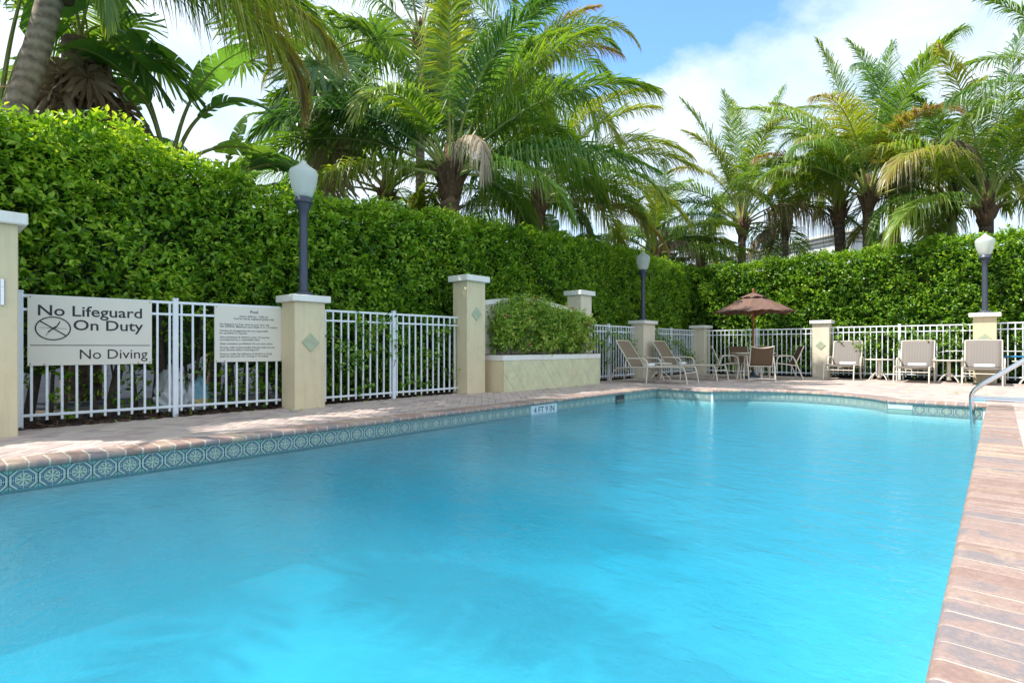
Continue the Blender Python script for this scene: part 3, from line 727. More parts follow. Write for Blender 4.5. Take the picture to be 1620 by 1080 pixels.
# ------------------------------------------------------------------ lamps
def lamp(label, x, y, zb, hp=1.20, k=1.0):
    lo = tag(empty('lamp_post', (x, y, zb)), label, 'lamp', 'acorn globe lamps on the columns')
    MB().lathe([(.125, 0), (.125, .035), (.10, .045), (.075, .06), (.06, .065)], 24).build('base', M['lamp_pole'], lo)
    pm = MB(); n = 28; prof_ = [(.056, .06), (.054, .3), (.050, hp - .22), (.052, hp - .16), (.066, hp - .08), (.088, hp - .03), (.092, hp)]
    vs = []
    for r, zz_ in prof_:
        for j in range(n):
            a = 2 * math.pi * j / n; q = r * (1 + (.035 if j % 2 else -.035) * (1 if zz_ > hp - .2 else .3)); vs.append((q * math.cos(a), q * math.sin(a), zz_))
    pm.add(vs, [[i * n + j, i * n + (j + 1) % n, (i + 1) * n + (j + 1) % n, (i + 1) * n + j] for i in range(len(prof_) - 1) for j in range(n)], 0, True)
    pm.build('pole', M['lamp_pole'], lo)
    MB().lathe([(.09, hp), (.118, hp + .006), (.118, hp + .028), (.108, hp + .034), (.108, hp + .075), (.1, hp + .082)], 28).build('collar', M['lamp_pole'], lo)
    g = MB().lathe([(.098, hp + .078), (.122, hp + .13), (.152, hp + .22), (.172, hp + .32), (.178, hp + .385), (.174, hp + .41), (.160, hp + .425), (.150, hp + .43)], 32).build('globe', M['globe'], lo)
    MB().lathe([(.158, hp + .422), (.165, hp + .432), (.13, hp + .455), (.085, hp + .485), (.05, hp + .515), (.028, hp + .545), (.012, hp + .565), (.0, hp + .568)], 28).build('lid', M['globe'], g)
    MB().lathe([(.045, hp + .08), (.045, hp + .17), (.03, hp + .19), (.034, hp + .24), (.02, hp + .30)], 14).build('socket', M['cap_white'], g)
    return lo
lamp('slate blue lamp on the column beside the pool rules sign', -6.73, 3.45, 1.44, 1.20)
lamp('slate blue lamp on the column behind the two loungers', -6.79, 12.60, 1.45, 1.22)
lamp('slate blue lamp on the back column above the third lounger', -.24, 16.12, 1.54, 1.22)

# ------------------------------------------------------------------ furniture
def sling(pts, hw, th, material, name, parent, sag=.012, nx=6):
    """fabric strip following a side profile (y,z), slightly sagging between its rails"""
    P = smooth_path([(0, y, z) for y, z in pts], 5); vs = []; fs = []
    for p in P:
        for i in range(nx + 1):
            u = -1 + 2 * i / nx; vs.append((hw * u, p.y, p.z - sag * (1 - u * u)))
    k = len(P)
    for i in range(k - 1):
        for j in range(nx): fs.append([i * (nx + 1) + j, i * (nx + 1) + j + 1, (i + 1) * (nx + 1) + j + 1, (i + 1) * (nx + 1) + j])
    mbk = MB().add(vs, fs, 0, True); o = mbk.build(name, material, parent)
    md = o.modifiers.new('thick', 'SOLIDIFY'); md.thickness = th; md.offset = 0
    return o

def make_lounger(label, fab, loc, rz, back=(1.58, .925)):
    """foot end at the origin, head towards +y; seat on curved tubes with arm loops"""
    r = tag(empty('lounger', loc, rz), label, 'lounger', 'sling pool loungers on the back deck')
    w = .31; by, bz = back
    sling([(.02, .345), (.45, .35), (.9, .335), (1.2, .325)], w - .012, .008, M[fab], 'seat', r)
    sling([(1.2, .33), (1.2 + (by - 1.2) * .35, .33 + (bz - .33) * .38), (1.2 + (by - 1.2) * .72, .33 + (bz - .33) * .74), (by, bz)], w - .012, .008, M[fab], 'backrest', r, .010)
    for s in (-1, 1):
        x = s * w
        MB().tube(smooth_path([(x * 1.0, -.075, .0), (x, -.05, .16), (x, -.005, .325), (x, .06, .352), (x, .5, .352), (x, 1.2, .332)], 6), .014, 8).build('foot_leg', M['chair_frame'], r)
        MB().tube([(x, 1.2, .332), (x, 1.2 + (by - 1.2) * .4, .33 + (bz - .33) * .42), (x, by, bz)], .013, 8).build('back_tube', M['chair_frame'], r)
        MB().tube([(x, 1.2, .332), (x, 1.55, .31), (x, 1.63, .24), (x, 1.72, 0)], .014, 8).build('head_leg', M['chair_frame'], r)
        xo = s * (w + .035)
        MB().tube(smooth_path([(xo, .82, 0), (xo, .80, .28), (xo, .80, .44), (xo, .86, .515), (xo, 1.0, .53), (xo, 1.22, .53), (xo, 1.30, .50), (xo, 1.33, .33)], 5), [.017] * 36, 8).build('arm', M['chair_frame'], r)
    MB().tube([(-w, by, bz), (0, by + .006, bz + .006), (w, by, bz)], .013, 8).build('top_bar', M['chair_frame'], r)
    for y, z in ((.0, .24), (1.62, .25)):
        MB().tube([(-w, y - .02, z), (w, y - .02, z)], .011, 8).build('crossbar', M['chair_frame'], r)
    MB().tube([(-w, .82, .30), (w, .82, .30)], .011, 8).build('crossbar', M['chair_frame'], r)
    return r

def towel(label, loc, rz, L=.34, r=.043):
    mbk = MB(); n = 40; prof_ = []
    # spiral roll
    vs = []; fs = []
    for i in range(n + 1):
        a = 2 * math.pi * 2.6 * i / n; q = r * (.25 + .75 * i / n)
        for x in (-L / 2, -L / 4, 0, L / 4, L / 2): vs.append((x, q * math.cos(a), q * math.sin(a) * .92))
    for i in range(n):
        for j in range(4): fs.append([i * 5 + j, i * 5 + j + 1, (i + 1) * 5 + j + 1, (i + 1) * 5 + j])
    mbk.add(vs, fs, 0, True); o = mbk.build('towel', M['towel'], None, (loc[0], loc[1], loc[2] + r), (0, 0, rz))
    md = o.modifiers.new('thick', 'SOLIDIFY'); md.thickness = .008
    return tag(o, label, 'towel', 'rolled white towels on the loungers')

make_lounger('tan lounger nearest the planter, turned towards the pool', 'sling_tan', (-4.88, 11.07, 0), R_(92))
towel('rolled white towel on the tan lounger nearest the planter', (-5.82, 11.12, .33), R_(92))
make_lounger('tan lounger between the low side table and the umbrella chairs', 'sling_tan', (-4.86, 12.69, 0), R_(88))
towel('rolled white towel on the tan lounger beside the umbrella table', (-5.80, 12.70, .33), R_(88))
bk = [('taupe lounger beside the lampless column at the back fence', 'rolled white towel on the lounger beside the lampless column', -2.83, 14.95, 2),
      ('middle taupe lounger between the two round tables by the back fence', 'rolled white towel on the lounger between the round tables', -1.42, 14.75, 0),
      ('taupe lounger in front of the lamp column at the back', 'rolled white towel on the lounger under the back lamp', -.26, 14.75, 0)]
for lb, tl, x, y, rz in bk:
    lg = make_lounger(lb, 'sling_grey', (x, y - .22, 0), R_(rz), (1.46, .93)); lg.scale = (1, .92, 1)
    towel(tl, (x + .02, y + .72, .33), R_(rz))

def side_table(label, x, y, ht, r=.29):
    t = tag(empty('side_table', (x, y, 0)), label, 'table', 'small round side tables')
    MB().lathe([(r - .01, ht - .028), (r, ht - .022), (r, ht - .006), (r - .006, ht)], 32).build('tabletop', M['table_top'], t)
    MB().lathe([(.05, .05), (.038, .10), (.034, ht - .06), (.055, ht - .028)], 16).build('pedestal', M['chair_frame'], t)
    for k in range(4):
        a = R_(45 + 90 * k); c, s = math.cos(a), math.sin(a)
        MB().tube(smooth_path([(c * .03, s * .03, .21), (c * .10, s * .10, .17), (c * .19, s * .19, .09), (c * .25, s * .25, .012)], 4), .011, 8).build('leg', M['chair_frame'], t)
side_table('round side table between the two tan loungers', -5.95, 11.88, .41, .27)
side_table('round side table between the first and middle taupe loungers', -2.13, 15.45, .50)
side_table('round side table between the middle lounger and the lamp column', -.83, 15.35, .50)
side_table('round side table at the right edge past the handrail', .48, 15.35, .50)

def dining_chair(label, x, y, rz):
    """faces -y"""
    r = tag(empty('dining_chair', (x, y, 0), rz), label, 'chair', 'sling chairs around the umbrella table')
    w = .245
    sling([(-.24, .395), (-.05, .372), (.16, .352)], w - .01, .008, M['sling_brown'], 'seat', r, .016)
    sling([(.16, .36), (.23, .50), (.30, .66), (.355, .80)], w - .01, .008, M['sling_brown'], 'backrest', r, .0)
    for s in (-1, 1):
        x_ = s * w
        MB().tube(smooth_path([(x_, -.25, .385), (x_, -.1, .378), (x_, .14, .345), (x_, .19, .40), (x_, .30, .66), (x_, .36, .805)], 6), .013, 8).build('side_rail', M['chair_frame'], r)
        xo = s * (w + .04)
        MB().tube(smooth_path([(xo, -.31, 0), (xo, -.275, .25), (xo, -.23, .50), (xo, -.15, .565), (xo, .02, .57), (xo, .12, .53), (xo, .22, .30), (xo, .34, 0)], 6), .0155, 8).build('arm', M['chair_frame'], r)
    MB().tube([(-w, .36, .795), (-.12, .372, .765), (0, .376, .752), (.12, .372, .765), (w, .36, .795)], .013, 8).build('top_bar', M['chair_frame'], r)
    MB().tube([(-w - .04, .335, .055), (w + .04, .335, .055)], .013, 8).build('stretcher', M['chair_frame'], r)
    MB().tube([(-w - .04, -.245, .37), (w + .04, -.245, .37)], .012, 8).build('seat_bar', M['chair_frame'], r)
    MB().tube([(-w - .04, .165, .335), (w + .04, .165, .335)], .012, 8).build('seat_bar', M['chair_frame'], r)
    return r
TX, TY = -4.55, 14.05
def ring(az, d): return TX + d * math.cos(R_(az)), TY + d * math.sin(R_(az))
for lb, az, d in (('brown sling chair with its back to the pool', -62, .74), ('brown sling chair left of the umbrella table beside the lounger', 205, .62), ('brown sling chair right of the umbrella table by the column', 28, .72), ('brown sling chair behind the table against the fence', 128, .74)):
    x, y = ring(az, d); dining_chair(lb, x, y, R_(az - 90))
t = tag(empty('dining_table', (TX, TY, 0)), 'round almond table under the burgundy umbrella', 'table')
MB().lathe([(.49, .615), (.505, .622), (.505, .642), (.495, .648)], 40).build('tabletop', M['table_top'], t)
MB().lathe([(.43, .57), (.45, .575), (.45, .612), (.43, .615)], 40).build('apron', M['chair_frame'], t)
for k in range(4):
    a = R_(45 + 90 * k); c, s = math.cos(a), math.sin(a)
    MB().tube([(c * .40, s * .40, .6), (c * .38, s * .38, .3), (c * .41, s * .41, 0)], .028, 10).build('leg', M['chair_frame'], t)

# umbrella
u = tag(empty('parasol', (TX, TY, 0)), 'burgundy market umbrella on a wooden pole over the table', 'umbrella')
MB().lathe([(.24, 0), (.25, .02), (.25, .05), (.10, .08), (.03, .10), (.03, .22)], 28).build('base', M['lamp_pole'], u)
MB().tube([(0, 0, .1), (0, 0, 2.10)], .021, 12).build('pole', M['wood'], u)
MB().lathe([(.028, 2.13), (.032, 2.15), (.02, 2.165), (.034, 2.19), (.03, 2.215), (.012, 2.23), (0, 2.232)], 16).build('finial', M['wood'], u)
def canopy_part(r0, r1, z0, z1, sag, n=8, k=14, m=7, ph=R_(12), name='canopy', lift=0.0):
    vs = []; fs = []
    for i in range(m + 1):
        t_ = i / m
        for q in range(n * k):
            s_ = (q % k) / k; a = ph + 2 * math.pi * q / (n * k)
            r = r0 + (r1 - r0) * t_; flat = math.cos(math.pi / n) / math.cos((s_ - .5) * 2 * math.pi / n)
            edge = 4 * s_ * (1 - s_)
            rr = r * flat
            z = z0 + (z1 - z0) * (t_ ** 1.12) - sag * edge * math.sin(math.pi * min(1, t_ * .9)) + lift * edge * t_ * t_
            z += .012 * math.sin(q * 1.7 + i) * t_ * edge
            vs.append((rr * math.cos(a), rr * math.sin(a), z))
    w = n * k
    for i in range(m):
        for q in range(w): fs.append([i * w + q, i * w + (q + 1) % w, (i + 1) * w + (q + 1) % w, (i + 1) * w + q])
    o = MB().add(vs, fs, 0, True).build(name, M['canopy'], u); md = o.modifiers.new('thick', 'SOLIDIFY'); md.thickness = .004
    return o
canopy_part(.18, 1.0, 2.02, 1.61, .03, lift=.05)
canopy_part(.02, .31, 2.13, 1.985, .0, m=3, name='vent_cap', lift=.03)
for k in range(8):
    a = R_(12) + 2 * math.pi * k / 8; c, s = math.cos(a), math.sin(a)
    rb = MB().tube([(c * .03, s * .03, 2.05), (c * .6, s * .6, 1.825), (c * .98, s * .98, 1.600)], [.011, .011, .008], 6).build('rib', M['wood'], u)
    MB().tube([(c * .035, s * .035, 1.52), (c * .55, s * .55, 1.83)], .009, 6).build('strut', M['wood'], rb)
MB().lathe([(.03, 1.46), (.05, 1.48), (.05, 1.53), (.03, 1.55)], 16).build('hub', M['wood'], u)

# handrails
def handrail(label, y):
    h = tag(empty('handrail', (-.25, y, 0)), label, 'handrail', 'stainless pool handrails')
    MB().tube(smooth_path([(.0, 0, -.75), (.0, 0, -.3), (-.015, 0, .05), (-.01, 0, .18), (.05, 0, .27), (.22, 0, .41), (.62, 0, .73), (.86, 0, .90), (.98, 0, .92), (1.05, 0, .85), (1.06, 0, .5), (1.06, 0, 0)], 6), .024, 14).build('tube', M['steel'], h)
    MB().tube([(.0, 0, .12), (1.06, 0, .12)], .021, 12).build('crossbar', M['steel'], h)
    MB().lathe([(.06, .004), (.06, .012), (.045, .025), (.03, .03)], 20, c=(1.06, 0, 0)).build('flange', M['steel'], h)
handrail('nearer polished steel handrail curving out of the pool', 9.05)
handrail('farther polished steel handrail curving out of the pool', 9.42)

# deck depth marker by the right coping
dk = tag(empty('deck_marker', (.30, 6.55, .0)), 'white depth marker tile set in the right deck', 'marker')
MB().box(-.13, .13, -.33, .33, .0, .007, bev=.002).build('plate', M['plate'], dk)
text_obj('4 FT 9 IN', .125, dk, (-.045, 0, .0078), (0, 0, R_(90)), M['ink'], 'CENTER', .0, .95, ex=.0004)

# life hook and pole on the back fence
hk = tag(empty('rescue_hook', (-1.05, 16.03, .69)), "shepherd's crook rescue pole hung along the back fence", 'rescue hook')
pts = [(4.0, 0, .0), (1.0, 0, 0), (.35, 0, 0), (.12, 0, -.01), (-.10, 0, -.07), (-.24, 0, -.20), (-.27, 0, -.34), (-.22, 0, -.46), (-.12, 0, -.53), (-.02, 0, -.55)]
MB().tube(smooth_path(pts, 5), .012, 8).build('hook', M['aluminium'], hk)
MB().box(.9, .93, -.0, .06, -.03, .03).build('bracket', M['aluminium'], hk)
tag(MB().tube([(0, 0, 0), (3.2, 0, .01)], .016, 8).build('pool_pole', M['blue_paint'], None, (.06, 16.02, .575)), 'blue telescopic pole hung on the fence at the right', 'pole')

# ------------------------------------------------------------------ foliage helpers
def unit(a): return a / np.maximum(np.linalg.norm(a, axis=-1, keepdims=True), 1e-6)
def wob(a, b, s=1.0, ph=0.0):
    return (np.sin(a * 1.9 * s + 1.3 + ph) * np.cos(b * 2.3 * s + .4 + ph) + .6 * np.sin(a * 4.7 * s + b * 3.1 * s + ph) + .45 * np.sin(b * 7.9 * s - a * 6.3 * s + 2 + ph)) / 2.05

def leaves(P, D, per, length, width, tint, spread=0.85, tj=0.16, bend=0.18):
    """sprigs at P heading along D, 'per' folded leaves each; returns V, quads, tint"""
    n = len(P); k = n * per
    P = np.repeat(P, per, 0); D = np.repeat(unit(D), per, 0); t = np.repeat(tint, per)
    rnd = unit(rng.normal(size=(k, 3))); rad = unit(rnd - D * (rnd * D).sum(1, keepdims=True))
    step = np.tile(np.arange(per) / max(per - 1, 1), n)[:, None]
    ld = unit(D * (0.35 + .5 * step) + rad * spread + np.array([0, 0, .08]))
    ln = (length * rng.uniform(.5, 1.28, k))[:, None]; w = ln * (width / length)
    base = P + D * step * length * 1.7 + rad * length * .08
    up = unit(np.array([0, 0, 1.0]) * .8 + D * .5 + rng.normal(size=(k, 3)) * .35)
    sd = unit(np.cross(ld, up)); nn = np.cross(sd, ld)
    b = base; tip = base + ld * ln - nn * ln * bend
    l1 = base + ld * ln * .32 + sd * w * .46 + nn * w * .16; l2 = base + ld * ln * .68 + sd * w * .36 + nn * w * .10 - nn * ln * bend * .4
    r1 = base + ld * ln * .32 - sd * w * .46 + nn * w * .16; r2 = base + ld * ln * .68 - sd * w * .36 + nn * w * .10 - nn * ln * bend * .4
    V = np.stack([b, l1, l2, tip, r2, r1], 1).reshape(-1, 3)
    o = (np.arange(k) * 6)[:, None]
    F = np.concatenate([o + np.array([[0, 3, 2, 1]]), o + np.array([[0, 5, 4, 3]])], 1).reshape(-1, 4)
    tt = np.clip(t + rng.normal(0, tj, k) + .12 * (step[:, 0] - .5), 0, 1)
    return V, F, np.repeat(tt, 2)

def cat(parts):
    V = []; F = []; T_ = []; o = 0
    for v, f, t in parts:
        V.append(v); F.append(f + o); T_.append(t); o += len(v)
    return np.concatenate(V), np.concatenate(F), np.concatenate(T_)

# ------------------------------------------------------------------ hedges
hy = [-2, .63, 1.13, 1.7, 2.15, 2.73, 3.56, 4.24, 7.03, 10.36, 13.3, 15.2, 18]
hz = [3.10, 3.10, 3.20, 3.27, 3.14, 3.03, 2.92, 2.95, 3.15, 3.28, 3.40, 3.30, 3.25]
def ztop_l(y): return np.interp(y, hy, hz) + .04 * np.sin(y * 5.1) + .03 * np.sin(y * 11.3)
hx = [-9, -6.8, -5.2, -3.6, -2.15, -.9, .4, 4]
hzb = [3.36, 3.20, 3.22, 3.24, 3.27, 3.36, 3.30, 3.3]
def ztop_b(x): return np.interp(x, hx, hzb) + .04 * np.sin(x * 4.7) + .03 * np.sin(x * 9.9)
FX = -7.40      # left hedge face
FY = 16.62      # back hedge face

def hedge_part(n, axis, lo, hi, ztop, leaf, per, bias, gapf=None, zlo=.05):
    """sprigs over the face and the top of a clipped hedge; axis 'x': face looks to +x"""
    s = rng.uniform(lo, hi, n); zt = ztop(s); topf = rng.random(n) < .20
    z = zlo + (zt - zlo) * rng.random(n)
    dep = np.abs(rng.normal(0, .16, n)) - .05
    disp = wob(s, z) * .12 + wob(s * 2.7, z * 2.7, ph=3) * .08
    tdep = rng.uniform(0, 1.25, n)
    z = np.where(topf, zt - np.abs(rng.normal(0, .07, n)) + wob(s * 2, tdep * 2) * .07 + .02 + np.where(rng.random(n) < .03, rng.uniform(0, .14, n), 0), z)
    dd = np.where(topf, tdep, dep) - disp
    # round the upper edge
    near = np.clip((z - (zt - .22)) / .22, 0, 1); dd = np.where(topf, dd, dd + .10 * near ** 2)
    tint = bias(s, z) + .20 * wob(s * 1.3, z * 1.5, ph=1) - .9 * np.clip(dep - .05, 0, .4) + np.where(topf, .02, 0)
    rd = rng.normal(size=(n, 3)) * .62
    if axis == 'x':
        P = np.stack([FX - dd, s, z], 1); nrm = np.where(topf[:, None], np.array([.2, 0, 1.0]), np.array([.85, -.1, .42]))
    else:
        P = np.stack([s, FY + dd, z], 1); nrm = np.where(topf[:, None], np.array([0, -.2, 1.0]), np.array([0, -.85, .42]))
    if gapf is not None:
        k = rng.random(n) < gapf(s, z); P, nrm, rd, tint = P[k], nrm[k], rd[k], tint[k]
    return leaves(P, nrm + rd, per, leaf, leaf * .60, np.clip(tint, 0, 1), .9, .22)

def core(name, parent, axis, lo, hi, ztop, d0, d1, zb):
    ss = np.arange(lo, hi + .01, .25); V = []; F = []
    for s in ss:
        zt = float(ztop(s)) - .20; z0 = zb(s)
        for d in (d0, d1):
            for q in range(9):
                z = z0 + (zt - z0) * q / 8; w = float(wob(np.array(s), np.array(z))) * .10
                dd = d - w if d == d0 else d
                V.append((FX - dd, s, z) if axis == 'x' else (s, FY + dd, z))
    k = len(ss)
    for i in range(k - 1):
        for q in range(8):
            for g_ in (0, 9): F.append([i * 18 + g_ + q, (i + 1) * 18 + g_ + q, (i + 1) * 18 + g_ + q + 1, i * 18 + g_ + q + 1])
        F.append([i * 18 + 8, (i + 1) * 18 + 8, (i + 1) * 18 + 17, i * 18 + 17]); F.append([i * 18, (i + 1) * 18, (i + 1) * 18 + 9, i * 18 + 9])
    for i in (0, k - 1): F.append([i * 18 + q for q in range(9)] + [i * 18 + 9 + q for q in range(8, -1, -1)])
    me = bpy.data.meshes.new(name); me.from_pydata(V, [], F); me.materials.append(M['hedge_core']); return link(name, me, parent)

hl = tag(empty('hedge', (0, 0, 0)), 'tall clipped green hedge along the left side of the pool', 'hedge')
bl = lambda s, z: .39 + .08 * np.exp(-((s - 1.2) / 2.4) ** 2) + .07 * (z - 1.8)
def gap_l(s, z):
    g_ = np.where((s < 4.0) & (z < 1.25), .16 + .25 * np.clip((s - 2.2) / 1.6, 0, 1), 1.0)
    return np.where((s > 4.0) & (z < .7), .75, g_)
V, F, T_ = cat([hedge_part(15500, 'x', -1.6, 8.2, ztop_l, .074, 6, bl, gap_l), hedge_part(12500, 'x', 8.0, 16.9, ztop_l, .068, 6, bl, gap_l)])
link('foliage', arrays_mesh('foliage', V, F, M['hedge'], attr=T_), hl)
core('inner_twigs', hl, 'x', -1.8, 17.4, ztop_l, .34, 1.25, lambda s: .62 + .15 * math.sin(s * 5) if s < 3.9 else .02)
for i in range(34):
    y = -1.0 + i * .16 + random.uniform(-.06, .06) if i < 30 else 4 + i * .2
    x = FX - random.uniform(.15, .75); p = [(x, y, -.05)]
    ly, lx = random.uniform(-.35, .35), random.uniform(-.25, .2)
    for q in range(1, 6): p.append((x + lx * q / 5 + random.uniform(-.03, .03), y + ly * q / 5 + random.uniform(-.03, .03), .42 * q))
    r0 = random.uniform(.012, .034) if i % 4 else .055
    MB().tube(p, [r0 * (1 - .12 * q) for q in range(6)], 7).build('stem', M['bark'], hl)
hb = tag(empty('hedge', (0, 0, 0)), 'tall clipped green hedge behind the back fence and umbrella', 'hedge')
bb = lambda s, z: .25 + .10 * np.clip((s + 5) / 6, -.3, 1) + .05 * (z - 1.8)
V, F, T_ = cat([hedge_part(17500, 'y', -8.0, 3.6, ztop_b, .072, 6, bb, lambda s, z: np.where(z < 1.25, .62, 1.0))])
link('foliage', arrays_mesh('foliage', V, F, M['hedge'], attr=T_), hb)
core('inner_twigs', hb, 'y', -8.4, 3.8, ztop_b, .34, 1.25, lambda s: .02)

# mulch strip along the left fence
n = 9000; y = rng.uniform(-1.0, 16, n); x = np.where(y < 3.3, rng.uniform(-8.1, -6.83, n), rng.uniform(-7.7, -6.86, n)); z = rng.uniform(-.03, .012, n)
a = rng.uniform(0, 6.28, n); L_ = rng.uniform(.012, .045, n); w_ = rng.uniform(.005, .014, n)
dx = np.stack([np.cos(a), np.sin(a), rng.normal(0, .35, n)], 1) * L_[:, None]; dy = np.stack([-np.sin(a), np.cos(a), rng.normal(0, .3, n)], 1) * w_[:, None]
C_ = np.stack([x, y, z], 1); V = np.stack([C_ - dx - dy, C_ + dx - dy, C_ + dx + dy, C_ - dx + dy], 1).reshape(-1, 3)
tag(link('mulch', arrays_mesh('mulch', V, np.arange(4 * n).reshape(-1, 4), M['mulch_chip'])), kind='stuff')
sheet('planting_bed', rect(-9.2, DX0 + .002, -2, 17.5), None, -.022, M['soil'])
# fallen leaves on bed and deck edge
n = 60; P = np.stack([rng.uniform(-6.6, 2.2, n), rng.uniform(10.6, 15.9, n), np.full(n, .006)], 1); V2, F2, T2 = leaves(P, rng.normal(size=(n, 3)) * np.array([1, 1, .05]), 1, .06, .03, rng.uniform(.5, 1, n), .2, bend=.02)
n = 260; P = np.stack([np.where(rng.random(n) < .8, rng.uniform(-8.0, -6.9, n), rng.uniform(-6.9, -6.3, n)), rng.uniform(-.2, 15.5, n), np.full(n, .006)], 1)
V, F, T_ = leaves(P, rng.normal(size=(n, 3)) * np.array([1, 1, .05]), 1, .05, .028, rng.uniform(.3, 1, n), .2, bend=.02); V, F, T_ = cat([(V, F, T_), (V2, F2, T2)])
tag(link('fallen_leaves', arrays_mesh('fallen_leaves', V, F, M['shrub'], attr=T_)), kind='stuff')

# creepers growing through the fences
def creeper(label, fx, spots, axis, n=150, leaf=.062):
    c = tag(empty('creeper', (0, 0, 0)), label, 'creeper', 'creepers growing through the fences')
    parts = []
    for (s, z0, z1, ln) in spots:
        p = []; k = 9
        for i in range(k):
            t_ = i / (k - 1); ss = s + ln * t_ + .05 * math.sin(i * 1.7 + s * 3); zz_ = z0 + (z1 - z0) * t_ + .04 * math.sin(i * 2.3 + s)
            off = fx + (.05 * math.sin(i * 1.9 + s * 5) + .0) * (1 if axis == 'x' else -1)
            p.append((off, ss, zz_) if axis == 'x' else (ss, off, zz_))
        MB().tube(p, [.006 * (1 - .07 * i) for i in range(k)], 5).build('stem', M['bark'], c)
        q = np.array([p[i] for i in rng.integers(0, k, max(6, int(n * abs(complex(ln, z1 - z0)) * .2)))]) + rng.normal(0, .035, (1, 3))
        q = q + rng.normal(0, .045, q.shape)
        nd_ = np.array([.7, -.2, .2]) if axis == 'x' else np.array([0, -.8, .2])
        parts.append(leaves(q, nd_ + rng.normal(0, .6, q.shape), 4, leaf, leaf * .6, np.clip(rng.normal(.55, .2, len(q)), 0, 1), .9))
    V, F, T_ = cat(parts); link('foliage', arrays_mesh('foliage', V, F, M['ivy'], attr=T_), c)
creeper('leafy creeper through the fence beside the lamp column and planter column', -6.86, [(3.95, .95, .55, .5), (4.05, .5, .75, .4), (4.3, 1.1, .9, .25), (4.55, .7, 1.15, .25), (4.7, 1.25, .8, .3), (4.85, .7, .4, .2), (5.5, 1.2, 1.0, .3), (5.55, .8, .6, .3), (5.9, .9, 1.1, .2), (5.2, .28, .18, .3), (6.0, .4, .3, .1), (4.4, .3, .2, .2)], 'x', 190)
creeper('leafy creeper through the fence behind the left tan lounger', -6.86, [(10.1, 1.1, .85, .4), (10.5, .9, .75, .5), (11.0, 1.05, .95, .5), (11.5, .8, .9, .4), (11.9, 1.1, .7, .3), (12.15, .6, .5, .25), (10.9, .4, .5, .2)], 'x', 210)
creeper('leafy creeper trailing down the corner fence behind the second lounger', -6.84, [(13.1, 1.0, .85, .5), (13.6, .9, 1.0, .5), (14.0, .75, .9, .4), (14.5, .95, .75, .6), (14.9, .7, .55, .5), (15.3, .5, .35, .5), (13.3, 1.2, 1.1, .2)], 'x', 220)
creeper('few leafy shoots poking through the fence behind the umbrella', 16.08, [(-5.05, 1.0, .9, .1), (-4.3, .7, .6, .2), (-4.05, .2, .3, .2), (-5.8, .2, .35, .2)], 'y', 160)
creeper('leafy creeper through the fence behind the taupe loungers', 16.07, [(-3.15, 1.0, .9, .15), (-2.5, 1.15, .85, .2), (-2.1, 1.1, .95, .3), (-1.85, .75, .85, .2), (-1.55, 1.15, 1.0, .3), (-1.3, 1.05, .9, .2), (-1.0, .9, .7, .2), (-.75, 1.0, .8, .2), (-2.7, 1.0, .7, .1), (-.9, 1.2, 1.3, .4)], 'y', 230)
creeper('few leafy shoots through the fence at the far right', 16.07, [(.2, 1.0, .8, .1), (.55, .9, 1.1, .2), (.4, .4, .5, .2)], 'y', 150)

# bougainvillea in the planter
sh = tag(empty('planter_shrub', (0, 0, 0)), 'loose olive green shrub with a few magenta flowers in the planter', 'shrub')
n = 3500; y = rng.uniform(6.9, 9.75, n); z = .68 + 0.92 * rng.random(n) ** .85
lim = 1.60 + .12 * np.sin((y - 6.9) * 2.1) - .15 * (np.abs(y - 8.3) > 1.1)
z = .68 + (lim - .68) * (z - .68) / .92; x = -6.60 + rng.normal(0, .14, n) + .08 * wob(y * 2, z * 3)
dens = .55 + .6 * wob(y * 2.4, z * 2.9, ph=2); k = rng.random(n) < np.clip(dens + .25, .12, 1)
P = np.stack([x, y, z], 1)[k]; D = np.array([.6, -.1, .5]) + rng.normal(0, .6, P.shape)
tb = np.clip(.45 + .25 * wob(P[:, 1] * 3, P[:, 2] * 3, ph=5) + (P[:, 0] + 6.6) * .8, 0, 1)
V, F, T_ = leaves(P, D, 6, .056, .036, tb, .9, .2); link('foliage', arrays_mesh('foliage', V, F, M['shrub'], attr=T_), sh)
for i in range(16):
    y = 7.0 + i * .175 + random.uniform(-.05, .05); p = [(-6.6 + random.uniform(-.05, .05), y, .62)]
    ly = random.uniform(-.3, .3)
    for q in range(1, 6): p.append((p[0][0] + random.uniform(-.05, .09), y + ly * q / 5 + random.uniform(-.03, .03), .62 + .15 * q))
    MB().tube(p, [.012 - .0016 * q for q in range(6)], 5).build('branch', M['bark'], sh)
for (yy, zz_) in ((7.75, 1.62), (7.68, 1.56), (9.0, 1.53), (9.05, 1.50), (7.6, .82), (7.0, 1.3), (9.5, 1.25)):
    q = np.array([[-6.42, yy, zz_]]) + rng.normal(0, .015, (3, 3)); v, f_, t_ = leaves(q, np.array([.6, -.3, .6]) + rng.normal(0, .3, q.shape), 4, .035, .03, np.full(3, .5), 1.0)
    link('flower', arrays_mesh('flower', v, f_, M['pale_rose']), sh)

